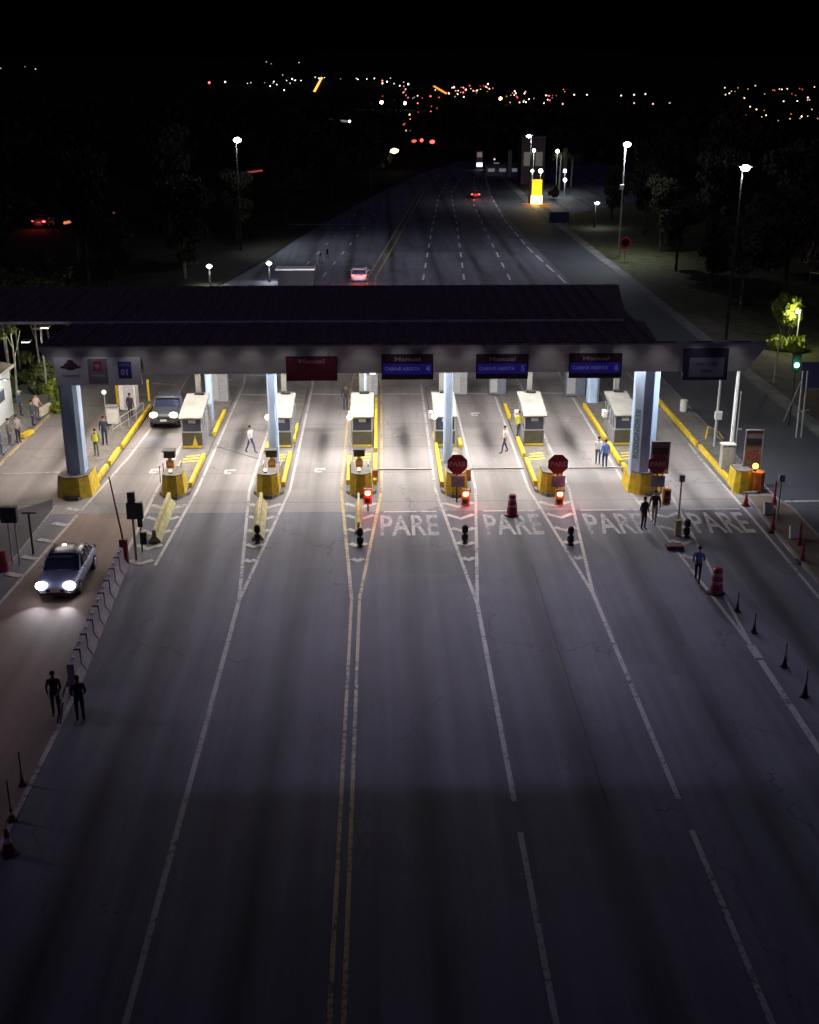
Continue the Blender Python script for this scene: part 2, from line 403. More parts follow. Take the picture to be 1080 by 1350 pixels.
# near verges and pavements (each sheet 4 mm or more above the one below)
sheet('grass_verge', [(27.0, -10), (60, -10), (60, 335), (25.0, 335)], -0.020, M_GRASS)
sheet('grass_bank', [(-60, -10), (-22.6, -10), (-22.6, 100), (-16, 140), (-2, 230), (6, 290), (-60, 290)], -0.021, M_BANK)
RIGHT_EDGE = [(27.3, -10), (27.3, 126), (26.9, 176), (26.4, 222), (27.5, 300), (32, 335)]
LEFT_EDGE = [(-22.6, -10), (-22.6, 100), (-14.8, 143.5), (-11.1, 173), (-4.25, 216), (1, 246), (12, 300), (22, 335)]
sheet('road', LEFT_EDGE+RIGHT_EDGE[::-1], 0.0, M_ASPH)
sheet('side_road', [(21.4, 20), (27.2, 20), (27.2, 126), (26.8, 176), (26.3, 222), (27.4, 300), (26.0, 300),
                    (20.9, 222), (20.6, 176), (20.9, 128), (21.1, 100), (21.0, 62)], 0.005, M_DARKROAD)
sheet('painted_shadow', [(-22.4, 40), (-17.35, 44), (-17.2, 58.0), (-17.6, 59.5), (-22.4, 54.0)], 0.009, M_DARKROAD)  # dark sheet paints the crash block and column shadow on the lane edge
sheet('toll_apron', [(-22.4, 57.2), (20.9, 57.2), (20.9, 99), (-22.4, 99)], 0.004, M_CONC)
sheet('brown_lane', [(-16.8, 12), (-11.34, 12), (-11.34, 38), (-11.9, 50), (-12.2, 57.15), (-15.9, 57.15), (-16.4, 46)], 0.004, M_BROWN)
sheet('gutter_strip', [(27.35, 20), (28.5, 20), (28.5, 126), (28.3, 176), (28.0, 222), (29.3, 290), (27.6, 290), (26.55, 222), (27.0, 176), (27.35, 126)], 0.012, M_STRIP)
sheet('dirt_shoulder', [(28.52, 20), (33.5, 20), (33.0, 90), (30.5, 110), (28.52, 112)], -0.004, M_DIRT)
sheet('left_pavement', [(-26.4, 55), (-22.65, 55), (-22.65, 96), (-26.4, 96)], 0.05, M_KERB)
sheet('access_road', [(29.2, 196), (60, 240), (60, 330), (30.2, 300)], 0.0, M_ASPH)

# ------------------------------------------------------------------ road markings
CEN = [-16.5, -11.2, -6.15, -1.15, 3.98, 9.08, 14.5, 19.8]     # island centre lines
HW = 1.1
ZL = 0.011
white = bmesh.new(); faint = bmesh.new(); yellow = bmesh.new()
MERGE = {1: 38, 2: 46.2, 3: 46.2, 4: 45.6, 5: 46.6, 6: 41.5}
NEAR = {2: -6.2, 4: 4.0, 5: 9.12, 6: 14.5}
for k in range(2, 7):
    c = CEN[k]; ym = MERGE[k]
    yb = yellow if k == 3 else white
    off = 0.16 if k == 3 else 0.0
    nx = -1.2 if k == 3 else NEAR[k]
    ww = 0.15
    strip_bm(yb, [(nx-off, ym), (c-HW, 60.6), (c-HW, 84), (c-0.2 if k < 5 else c-0.6, 98.5)], ww, ZL)
    strip_bm(yb, [(nx+off, ym), (c+HW, 60.6), (c+HW, 84), (c+0.2, 98.5)], ww, ZL)
strip_bm(white, [(CEN[1]+0.7, 50.2), (CEN[1]+HW, 60.6), (CEN[1]+HW, 84), (CEN[1]+0.2, 98.5)], 0.15, ZL)
strip_bm(white, [(-12.1, 50.6), (CEN[1]-HW, 60.6), (CEN[1]-HW, 84), (CEN[1]-0.2, 98.5)], 0.15, ZL)
strip_bm(white, [(-16.45, 44), (-16.4, 46), (-15.5, 59.8), (-15.0, 67), (-14.5, 84), (-15, 98)], 0.15, ZL)
strip_bm(faint, [(-17.3, 46), (-17.15, 58.6)], 0.09, ZL)
strip_bm(yellow, [(-22.25, 57.5), (-22.2, 66), (-22.1, 96)], 0.2, ZL)
strip_bm(white, [(18.75, 34), (18.85, 56), (18.75, 66), (19.0, 72), (18.7, 90)], 0.15, ZL)
strip_bm(faint, [(21.05, 57.4), (21.0, 75), (21.0, 98)], 0.14, ZL)
# long lines towards the camera
strip_bm(white, [(-11.25, 14), (-11.25, 38)], 0.17, ZL)
strip_bm(white, [(-6.2, 14), (-6.2, 46.1)], 0.17, ZL)
for s in (-0.17, 0.17): strip_bm(yellow, [(-1.2+s, 14), (-1.2+s, 46.1)], 0.13, ZL)
strip_bm(white, [(4.0, 14), (4.0, 29.4)], 0.17, ZL); strip_bm(white, [(4.0, 31.0), (4.0, 45.55)], 0.17, ZL)
strip_bm(white, [(9.12, 14), (9.12, 29.4)], 0.17, ZL); strip_bm(white, [(9.12, 31.0), (9.12, 46.55)], 0.17, ZL)
strip_bm(white, [(14.5, 24), (14.5, 40.2)], 0.24, ZL); strip_bm(white, [(14.5, 40.4), (14.5, 41.5)], 0.34, ZL)
# stop lines and barrier-line paint
for x0, x1 in ((0.05, 2.8), (5.2, 7.9), (10.25, 13.3), (15.7, 18.6)):
    strip_bm(white, [(x0, 57.12), (x1, 57.12)], 0.13, ZL)
for k in range(1, 6):
    strip_bm(white, [(CEN[k]+HW+0.1, 81.5), (CEN[k+1]-HW-0.1, 81.3)], 0.22, ZL)
strip_bm(white, [(CEN[1]+HW+0.1, 87.2), (CEN[2]-HW-0.1, 87.2)], 0.25, ZL)
strip_bm(white, [(21.3, 58.2), (26.8, 58.3)], 0.22, ZL)
strip_bm(faint, [(-22, 63.9), (-17.6, 64.2)], 0.2, ZL)
obj('lane_lines', white, M_WHITE_LINE, kind='structure')
obj('stop_lines', faint, M_FAINT_LINE, kind='structure')
obj('yellow_centre_lines', yellow, M_YEL_LINE, kind='structure')
# chevrons in the island noses
chev = bmesh.new()
for k in range(1, 7):
    c = CEN[k]; ym = MERGE[k]; nx = {1: -11.3, 3: -1.2}.get(k, NEAR.get(k, c))
    for y in (58.2, 56.4, 54.5, 52.6, 50.7):
        if y < ym+3.5: continue
        t = (y-ym)/(60.6-ym); cx = nx+(c-nx)*t; hw = HW*t-0.09
        if k == 1: hw = min(hw, 0.95)
        strip_bm(chev, [(cx-hw, y+0.3*t), (cx, y-0.55*t), (cx+hw, y+0.3*t)], 0.32, ZL+0.009)
for y in (57.8, 55.6, 53.4, 51.2, 49.2):
    xr = interp([(-16.4, 46), (-15.5, 59.8)], y)
    strip_bm(chev, [(xr-0.85, y+0.25), (xr-0.1, y-0.1)], 0.36, ZL+0.009)
for y in (86, 88.6, 91.2, 93.8):        # hatching behind the islands
    for c in CEN[1:7]:
        strip_bm(chev, [(c-0.9, y+0.3), (c+0.1, y-0.3)], 0.3, ZL+0.009)
for y in (84.5, 87.5, 90.5, 93.5):
    strip_bm(chev, [(-16.9, y+0.5), (-15.0, y-0.2)], 0.3, ZL+0.009)
obj('chevron_markings', chev, M_WHITE_LINE, kind='structure')
# far carriageway
FAR = {'dy': [(-1.04, 118), (-1.04, 134), (1.94, 168), (7.87, 238.5), (14, 290)],
       'l1': [(3.8, 118), (4.76, 133), (7.6, 178), (11.0, 229), (17, 290)],
       'l2': [(8.9, 118), (9.3, 132), (11.9, 187.6), (14.0, 240), (20, 290)],
       'l3': [(14.1, 118), (14.44, 131), (15.55, 178), (16.76, 216), (22.5, 290)],
       'l4': [(20.4, 112), (20.3, 132), (19.6, 158), (19.8, 192), (21.6, 240), (25, 290)]}
bm = bmesh.new()
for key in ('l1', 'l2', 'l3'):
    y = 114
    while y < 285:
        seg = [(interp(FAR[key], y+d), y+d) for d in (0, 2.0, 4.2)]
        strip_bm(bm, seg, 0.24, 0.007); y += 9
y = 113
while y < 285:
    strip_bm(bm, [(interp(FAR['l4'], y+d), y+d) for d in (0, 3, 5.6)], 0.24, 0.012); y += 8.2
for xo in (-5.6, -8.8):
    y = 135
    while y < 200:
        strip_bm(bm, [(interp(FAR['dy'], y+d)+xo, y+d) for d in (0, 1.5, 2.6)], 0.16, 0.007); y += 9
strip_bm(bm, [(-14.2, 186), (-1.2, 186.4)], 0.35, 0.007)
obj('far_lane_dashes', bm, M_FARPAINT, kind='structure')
bm = bmesh.new()
for s in (-0.45, 0.45):
    strip_bm(bm, [(x+s, y) for x, y in FAR['dy']], 0.2, 0.007)
obj('far_yellow_lines', bm, M_YEL_LINE, kind='structure')
# painted words PARE
for x0, x1 in ((-0.15, 2.75), (5.1, 7.95), (10.2, 13.2), (15.55, 18.45)):
    me_o = text_obj('pare_marking', 'PARE', 1.0, M_WHITE_LINE if x0 > 14 else M_FAINT_LINE, width=x1-x0, bold=0.015, depth=0.001, kind='structure')
    ys_ = [v.co.y for v in me_o.data.vertices]; k = 2.9/(max(ys_)-min(ys_))
    for v in me_o.data.vertices: v.co.y *= k; v.co.z = 0 if v.co.z < 0 else 0.002
    me_o.location = ((x0+x1)/2, 55.0, 0.009)
# small worn lane marks
bm = bmesh.new()
for px, py in ((205, 621), (303, 622), (422, 620), (490, 545), (627, 546), (718, 545)):
    g = G(px, py)
    strip_bm(bm, [(g.x-0.3, g.y+0.22), (g.x+0.3, g.y+0.22)], 0.3, ZL); strip_bm(bm, [(g.x-0.3, g.y-0.3), (g.x+0.12, g.y-0.3)], 0.26, ZL)
    strip_bm(bm, [(g.x-0.24, g.y-0.17), (g.x-0.24, g.y+0.07)], 0.14, ZL)
obj('lane_number_marks', bm, M_WHITE_LINE, kind='structure')
# sealed crack wandering down the right centre lane
bm = bmesh.new(); pts = []
for i in range(24):
    y = 50-i*0.85; pts.append((6.85-(50-y)*0.0+random.uniform(-0.02, 0.02), y))
strip_bm(bm, pts, 0.03, 0.005); obj('sealed_crack', bm, M_CRACK, kind='structure')
bm = bmesh.new()
strip_bm(bm, [G(286, 589).xy[:], G(322, 600).xy[:], G(343, 606).xy[:]], 0.06, ZL+0.003)
obj('pavement_crack', bm, M_CRACK, kind='structure')

# ------------------------------------------------------------------ toll canopy
canopy = thing('toll_canopy', 'long flat toll plaza canopy with grey fascia and dark roof over the lanes', 'canopy', (0, 66, 0))
def cobj(name, bm, m, smooth=False, parent=canopy, label=None):
    bmesh.ops.translate(bm, verts=bm.verts, vec=(0, -66, 0))
    return obj(name, bm, m, parent, smooth, label)
# front fascia beam with chamfered ends
def beam(y0, y1, z0, z1, xa, xb, ch):
    bm = bmesh.new()
    prof = [(xa, z1), (xa+0.05, z1-0.12), (xa+ch, z0), (xb-ch, z0), (xb-0.05, z1-0.12), (xb, z1)]
    a = [bm.verts.new((x, y0, z)) for x, z in prof]; b = [bm.verts.new((x, y1, z)) for x, z in prof]
    bm.faces.new(a); bm.faces.new(b[::-1]); n = len(prof)
    for i in range(n): bm.faces.new((a[i], b[i], b[(i+1) % n], a[(i+1) % n]))
    return bm
cobj('fascia_beam', beam(58.95, 59.4, 6.9, 8.32, -17.35, 19.75, 1.0), M_FASCIA)
cobj('rear_beam', beam(75.0, 75.4, 6.9, 8.3, -17.3, 15.2, 1.0), M_FASCIA)
b = box(-1.35, 67.2, 8.03, 31.7, 15.6, 0.14); cobj('ceiling', b, mat('low_bounce_ceiling', (0.12, 0.12, 0.125), 0.8, var=0.2, scale=1))  # ceiling tone kept dark to cut light bounced onto the approach
# lower dark roof with a raked left end
bm = bmesh.new()
PR(bm, [(-17.3, 58.93), (14.1, 58.93), (14.6, 64.65), (-17.05, 64.65)], 8.325, 8.42)
for i in range(40):
    x = -16.9+i*0.79
    if x < 14: B(bm, x, 61.8, 8.44, 0.06, 5.5, 0.05)
cobj('lower_roof', bm, M_ROOF)
# upper roof, a shallow pitch, carried on past the left end
bm = bmesh.new()
def slab(bm, x0, x1a, x1b, y0, y1, z0, z1, th):
    v = [bm.verts.new(p) for p in ((x0, y0, z0), (x1a, y0, z0), (x1b, y1, z1), (x0, y1, z1),
                                   (x0, y0, z0-th), (x1a, y0, z0-th), (x1b, y1, z1-th), (x0, y1, z1-th))]
    for f in ((0, 1, 2, 3), (7, 6, 5, 4), (0, 4, 5, 1), (1, 5, 6, 2), (2, 6, 7, 3), (3, 7, 4, 0)): bm.faces.new([v[i] for i in f])
slab(bm, -40, 13.6, 15.2, 64.75, 75.2, 8.55, 8.72, 0.2)
for i in range(66):
    x = -39.5+i*0.82
    if x < 13.4: B(bm, x, 70, 8.665, 0.05, 10.3, 0.05, rot=Euler((math.atan2(0.17, 10.45), 0, 0)))
cobj('upper_roof', bm, M_ROOF)
cobj('gutter', box(-13.2, 64.66, 8.47, 53.4, 0.12, 0.12), M_GUTTER)
# columns
def octo(cx, cy, w, d, c=0.2):
    a = w/2; b_ = d/2; c2 = c*min(w, d)
    return [(cx-a+c2, cy-b_), (cx+a-c2, cy-b_), (cx+a, cy-b_+c2), (cx+a, cy+b_-c2), (cx+a-c2, cy+b_), (cx-a+c2, cy+b_), (cx-a, cy+b_-c2), (cx-a, cy-b_+c2)]
def column(x, y, w, d, top=6.9, flare=False, base=0.0, c=0.2):
    bm = bmesh.new(); PR(bm, octo(x, y, w, d, c), base, top)
    o = cobj('column', bm, M_BLUECOL)
    if flare:
        bm = lathe([(w/2*1.0, 0), (w/2*1.12, 0.35), (w/2*1.32, 0.75), (w/2*1.42, 1.0), (w/2*1.42, 1.25)], 20)
        bmesh.ops.translate(bm, verts=bm.verts, vec=(x, y, top-1.05))
        c = cobj('capital', bm, M_FASCIA, smooth=True, parent=o)
    return o
c0 = column(-16.4, 60.6, 0.95, 1.15)
c6 = column(14.0, 60.3, 1.25, 1.35, top=7.6, flare=True, c=0.3)
column(-6.25, 65.4, 0.5, 0.9); column(3.8, 65.2, 0.5, 0.9)
column(14.5, 78.4, 0.8, 0.8, 7.0); column(-1.2, 75.2, 0.4, 0.6); column(-11.2, 74.6, 0.4, 0.6)
t = text_obj('lettering', 'RODONORTE', 0.42, M_GREENLET, c6, (13.548, 59.802-66, 3.3), (R(90), R(-90), R(-45)), bold=0.004, width=2.7)

def cut_y(o): pass

# ------------------------------------------------------------------ lamps under the canopy
proto = thing('flood_light', 'square white floodlight fixed flush under the toll canopy ceiling', 'floodlight', (0, 0, 0), 0, 'floodlights under the canopy')
obj('housing', box(0, 0, 0.05, 0.5, 0.5, 0.1, 0.02), M_GREY, proto)
obj('lens', box(0, 0, -0.012, 0.42, 0.42, 0.02), E_WHITE, proto)
first = [True]
LANES = [-19.0, -13.9, -8.7, -3.65, 1.4, 6.5, 11.8]
def flood(x, y, e, col):
    loc = (x, y, 7.85)
    if first[0]: r = proto; r.location = loc; first[0] = False
    else:
        r = dup(proto_src, loc)
    add_light('lamp_glow', 'AREA', r, (0, 0, -0.06), e, col, 0.45)
    return r
proto_src = proto
def flood_clean(x, y, e, col):
    """copy housing and lens only, then add this lamp's own light"""
    r = proto.copy(); COL.objects.link(r); r.location = (x, y, 7.85)
    for ch in proto.children:
        if ch.type == 'MESH':
            c = ch.copy(); COL.objects.link(c); c.parent = r
    add_light('lamp_glow', 'AREA', r, (0, 0, -0.06), e, col, 0.45)
    return r
flood(-13.9, 66.5, 400, (1.0, 0.88, 0.76))
WARM = (1.0, 0.84, 0.70); NEUT = (0.97, 0.95, 1.0)
for x in LANES:
    for y in (62.7, 66.5, 71.0):
        if x == -13.9 and y == 66.5: continue
        if x < -18 : e = 230
        else: e = {62.7: 280, 66.5: 640, 71.0: 570}[y]
        flood_clean(x, y, e, WARM if x < -9 else (1.0, 0.94, 0.88))
flood_clean(16.9, 59.72, 420, (0.95, 0.95, 1.0)); flood_clean(13.2, 59.72, 150, (1.0, 0.94, 0.88)); flood_clean(18.6, 59.72, 300, (0.85, 0.9, 1.0))
# projectors that throw light along the approach
pj = None
for x, ee in [(-8.9, 420), (-6.2, 1150), (-1.4, 1800), (3.75, 2100), (8.55, 2100), (12.9, 1700)]:
    r = thing('projector_lamp', 'small box projector aimed down the approach lanes from the canopy ceiling', 'floodlight', (x, 63.25, 7.83), 0, 'projectors aimed down the approach')
    obj('housing', box(0, 0.12, 0, 0.35, 0.24, 0.24, 0.02), M_GREY, r)
    obj('lens', box(0, -0.005, 0, 0.3, 0.01, 0.19), E_WHITE, r)
    add_light('beam', 'SPOT', r, (0, -0.06, -0.02), 120, (0.90, 0.84, 1.0), 0.12, (R(-66), 0, 0), spot=140, blend=0.9)
    add_light('long_beam', 'SPOT', r, (0, -0.06, 0.02), ee*1.2, (0.64, 0.57, 1.0), 0.02, (R(-77.5), 0, 0), spot=50, blend=1.0)

# slim wall-washer bars on arms along the front eave
for i in range(19):
    x = -16.2+i*1.9
    r = thing('washer_bar', 'slim dark bar lamp on short arms washing the canopy front from its eave', 'lamp', (x, 57.75, 8.7), 0, 'bar lamps along the front eave')
    obj('bar', box(0, 0, 0, 1.0, 0.07, 0.05, 0.01), M_DARK, r)
    obj('arm', T(T(bmesh.new(), (-0.4, 0, 0), (-0.4, 1.25, -0.28), 0.012), (0.4, 0, 0), (0.4, 1.25, -0.28), 0.012), M_DARK, r)
    add_light('wash', 'SPOT', r, (0, 0, -0.04), 15, (1.0, 0.95, 0.9), 0.15, (R(36), 0, 0), spot=80, blend=1.0)

for x in (-9, -4, 1, 6, 11):
    r = thing('projector_lamp', 'small box projector aimed out of the rear of the canopy ceiling', 'floodlight', (x, 64.2, 7.83), math.pi, 'projectors aimed out of the rear')
    obj('housing', box(0, 0.12, 0, 0.35, 0.24, 0.24, 0.02), M_GREY, r)
    obj('lens', box(0, -0.005, 0, 0.3, 0.01, 0.19), E_WHITE, r)
    add_light('rear_beam_light', 'SPOT', r, (0, -0.06, 0), 75000, (0.90, 0.86, 1.0), 0.02, (R(-83.5), 0, 0), spot=30, blend=1.0)

# ------------------------------------------------------------------ signs hung on the fascia
def hung_sign(x0, x1, z0, z1, label, top_txt, low_txt=None, num=None, maroon=M_MAROON):
    cx = (x0+x1)/2; w_ = x1-x0; h_ = z1-z0
    t = thing('lane_sign', label, 'sign', (cx, 58.8, z0), 0, 'lane signs on the canopy front')
    obj('panel', box(0, 0, h_/2, w_, 0.14, h_, 0.015), maroon, t)
    fr = bmesh.new()
    for zz in (0.02, h_-0.02): B(fr, 0, -0.075, zz, w_, 0.02, 0.05)
    for xx in (-w_/2+0.02, w_/2-0.02): B(fr, xx, -0.078, h_/2, 0.05, 0.02, h_)
    obj('frame', fr, M_SIGNDARK, t)
    br = bmesh.new()
    for xx in (-w_*0.32, w_*0.32): T(br, (xx, 0, h_), (xx, 0.08, h_+0.3), 0.02)
    obj('bracket', br, M_STEEL, t)
    p = text_obj('lettering', top_txt, 0.3, M_LETTERDIM, t, (0, -0.08, h_*0.80), (R(90), 0, 0), bold=0.006, width=w_*0.5)
    if low_txt:
        obj('blue_band', box(0, -0.08, h_*0.42, w_-0.12, 0.02, h_*0.42), M_BLUESIGN, t)
        text_obj('lettering', low_txt, 0.24, M_LETTERBLUE, t, (-w_*0.10, -0.10, h_*0.42), (R(90), 0, 0), bold=0.004, width=w_*0.68)
        text_obj('lane_number', num, 0.42, M_LETTERBLUE, t, (w_*0.40, -0.10, h_*0.42), (R(90), 0, 0), bold=0.01)
    return t
hung_sign(-4.85, -2.26, 6.59, 7.83, 'plain maroon Manual sign with no blue band hung on the canopy front', 'Manual')
hung_sign(0.0, 2.63, 6.62, 7.92, 'Manual sign with blue band, left one of the three on the canopy front', 'Manual', 'CABINE ABERTA', '4', M_SIGNDARK)
hung_sign(4.82, 7.48, 6.62, 7.90, 'Manual sign with blue band, middle one of the three on the canopy front', 'Manual', 'CABINE ABERTA', '5', M_SIGNDARK)
hung_sign(9.58, 12.28, 6.64, 7.91, 'Manual sign with dim blue band beside the big right column', 'Manual', 'CABINE ABERTA', '6', M_SIGNDARK)
# wide pale sign on the left
t = thing('emblem_sign', 'wide pale sign with three emblems above the big left column', 'sign', (-14.35, 58.72, 6.42))
w_, h_ = 4.35, 1.45
obj('panel', box(0, 0, h_/2, w_, 0.12, h_, 0.015), mat('pale_lilac_panel', (0.62, 0.60, 0.70), 0.6, var=0.08), t)
e = bmesh.new(); S(e, (-1.35, -0.07, 1.0), 0.36, (1.0, 0.06, 0.62), 2); S(e, (-1.35, -0.075, 1.18), 0.2, (1.0, 0.06, 0.8), 2)
for a in (-0.36, 0.36): S(e, (-1.35+a, -0.07, 0.95), 0.16, (1.2, 0.06, 0.5), 1)
obj('crest_emblem', e, mat('crest_dark', (0.06, 0.03, 0.07), 0.6), t)
text_obj('lettering', 'RODOVIAS', 0.2, M_GREY, t, (-1.35, -0.075, 0.5), (R(90), 0, 0), width=0.85)
obj('centre_panel', box(0.0, -0.065, h_/2, 0.98, 0.02, 1.3), mat('grey_lilac', (0.22, 0.20, 0.25), 0.6), t)
obj('red_badge', box(0.0, -0.08, 1.0, 0.42, 0.02, 0.5), mat('badge_red', (0.30, 0.03, 0.07), 0.5), t)
e = bmesh.new(); bmesh.ops.create_circle(e, segments=16, radius=0.13, cap_ends=True, matrix=Matrix.Translation((0, -0.094, 1.0)) @ Matrix.Rotation(R(90), 4, 'X'))
obj('ring_emblem', e, M_LETTERDIM, t)
text_obj('lettering', 'PARANA', 0.16, M_LETTER, t, (0, -0.08, 0.5), (R(90), 0, 0), width=0.7)
obj('blue_badge', box(1.36, -0.07, 0.78, 0.66, 0.02, 0.86), mat('badge_blue', (0.03, 0.03, 0.25), 0.5), t)
text_obj('lettering', 'PISTA', 0.2, M_LETTERBLUE, t, (1.36, -0.085, 1.05), (R(90), 0, 0), width=0.5)
text_obj('lane_number', '01', 0.42, M_LETTER, t, (1.36, -0.085, 0.66), (R(90), 0, 0), bold=0.01)
# framed sign at the right end
t = thing('framed_sign', 'dark framed sign with a grey centre panel at the right end of the canopy', 'sign', (16.58, 58.75, 6.5))
obj('panel', box(0, 0, 0.82, 2.3, 0.14, 1.64, 0.015), mat('deep_navy', (0.025, 0.025, 0.06), 0.5), t)
obj('centre_panel', box(0.05, -0.075, 0.68, 1.8, 0.02, 1.0), mat('dim_grey_panel', (0.17, 0.16, 0.24), 0.6, var=0.1), t)
text_obj('lettering', 'VIA LIVRE', 0.22, M_SIGNDARK, t, (0.05, -0.09, 0.85), (R(90), 0, 0), width=1.1)
text_obj('lettering', '4,40m', 0.22, M_SIGNDARK, t, (0.05, -0.09, 0.5), (R(90), 0, 0), width=0.6)

# ------------------------------------------------------------------ islands, crash blocks and kerb walls
names = ['far left island under the pale emblem sign', 'island with the first booth beside the dark pickup', 'island with the second booth and a slim blue column',
         'centre island with the booth on the double yellow line', 'island with a slim blue column and PARE sign', 'island with the booth beside the man in a yellow vest',
         'island under the big lettered blue column', 'right end island with tall white poles']
def nose(c, y0, hw, y1, ch=0.55):
    return [(c-hw+ch, y0), (c+hw-ch, y0), (c+hw, y0+ch*1.6), (c+hw, y1), (c+hw-ch, y1+0.8), (c-hw+ch, y1+0.8), (c-hw, y1), (c-hw, y0+ch*1.6)]
for k, c in enumerate(CEN):
    hw = 0.82 if 0 < k < 7 else 0.9
    t = thing('toll_island', 'raised concrete '+names[k], 'traffic island', (c, 60, 0), 0, 'toll islands between the lanes')
    o = obj('kerb', prism([(x-c, y-60) for x, y in nose(c, 59.2, hw, 83 if k not in (0,) else 80)], 0, 0.17, 0.995), M_KERB, t)
    # yellow painted kerb walls
    segs = {0: [(0.78, 60.6, 64.3), (0.80, 64.8, 67.6), (0.86, 68.1, 77.5)], 1: [(0.74, 60.8, 66.2), (0.74, 70.5, 76)], 2: [(0.74, 60.8, 66.5), (0.74, 69, 72.5), (-0.74, 66.6, 68.5)],
            3: [(0.74, 61, 66), (-0.74, 61, 65.5), (0.76, 67, 79)], 4: [(-0.74, 60.6, 70.5), (0.74, 61.5, 65), (0.74, 67.5, 69)], 5: [(-0.72, 60.6, 64.9), (-0.76, 65.7, 69.2), (-0.76, 74, 77)],
            6: [(-0.74, 60.9, 63.8), (-0.78, 64.3, 68), (-0.8, 69, 77)], 7: [(-0.72, 60.9, 67.3), (-0.78, 67.7, 84)]}[k]
    for (ox, ya, yb) in segs:
        bm = bmesh.new()
        n = max(1, int((yb-ya)/1.5)); L = (yb-ya)/n
        for i in range(n): B(bm, ox, ya+L*(i+0.5)-60, 0.17+0.14, 0.2, L-0.03, 0.28, 0.03)
        obj('kerb_wall', bm, M_YELLOW, t)
    # yellow hatching painted on the island top ahead of the booth
    if 0 < k < 7:
        bm = bmesh.new()
        for j in range(3):
            strip_bm(bm, [(-0.55+j*0.1, 5.3+j*0.55), (0.45, 5.55+j*0.55)], 0.2, 0.176)
        obj('painted_hatch', bm, M_YELLOW, t)
BLK = ['under the big left column', 'ahead of the leftmost booth', 'ahead of the second booth',
       'centre one behind the red signal', 'behind the left PARE sign', 'behind the middle PARE sign', 'wide one carrying the big lettered column', 'right end one beside the orange drum']
for k, c in enumerate(CEN):
    hw = {0: 0.95, 6: 0.98, 7: 0.5}.get(k, 0.62)
    cc = {6: 14.25, 7: 19.45, 0: -16.5}.get(k, c)
    hgt = 1.15 if k in (0, 6) else 1.22
    L = 2.3 if k in (0, 6) else 1.5
    t = thing('crash_block', 'tapered yellow concrete crash block, '+BLK[k], 'crash block', (cc, 59.4, 0), 0, 'yellow crash blocks on the island noses')
    ch = hw*0.55
    pts = [(-hw+ch, 0), (hw-ch, 0), (hw, ch*0.9), (hw, L), (-hw, L), (-hw, ch*0.9)]
    obj('block', prism(pts, 0.0, hgt, 0.86), M_YELLOW, t)
    obj('cap', prism([(x*0.84, 0.1+y*0.84) for x, y in pts], hgt+0.002, hgt+0.06), M_KERB, t)
    if k in (4, 5, 6, 7):
        lx = {4: 0.16, 5: 0.35, 6: 0.72, 7: 0.55}[k]
        b = thing('warning_beacon', 'round lit amber beacon on the crash block '+BLK[k], 'beacon', (cc+lx, 59.55, hgt+0.06), 0, 'amber beacons on the crash blocks')
        obj('base', lathe([(0.09, 0), (0.09, 0.12), (0.06, 0.16)], 12), M_DARK, b)
        obj('lens', ball((0, -0.02, 0.28), 0.16), E_AMBER, b, smooth=True)
        add_light('beacon_glow', 'POINT', b, (0, -0.3, 0.35), 9, (1.0, 0.45, 0.1), 0.08)
    if k in (1, 2, 3):
        b = thing('marker_lamp', 'small warm lamp on the crash block '+BLK[k], 'lamp', (cc-0.1, 59.9, hgt+0.06), 0, 'warm lamps on the left crash blocks')
        obj('base', box(0, 0, 0.05, 0.16, 0.12, 0.1, 0.01), M_DARK, b)
        obj('lens', ball((0, -0.02, 0.15), 0.09), emat('dim_amber_lens', (1.0, 0.8, 0.35), 2.5), b, smooth=True)
        add_light('marker_glow', 'POINT', b, (0, -0.12, 0.4), 5, (1.0, 0.75, 0.3), 0.05)

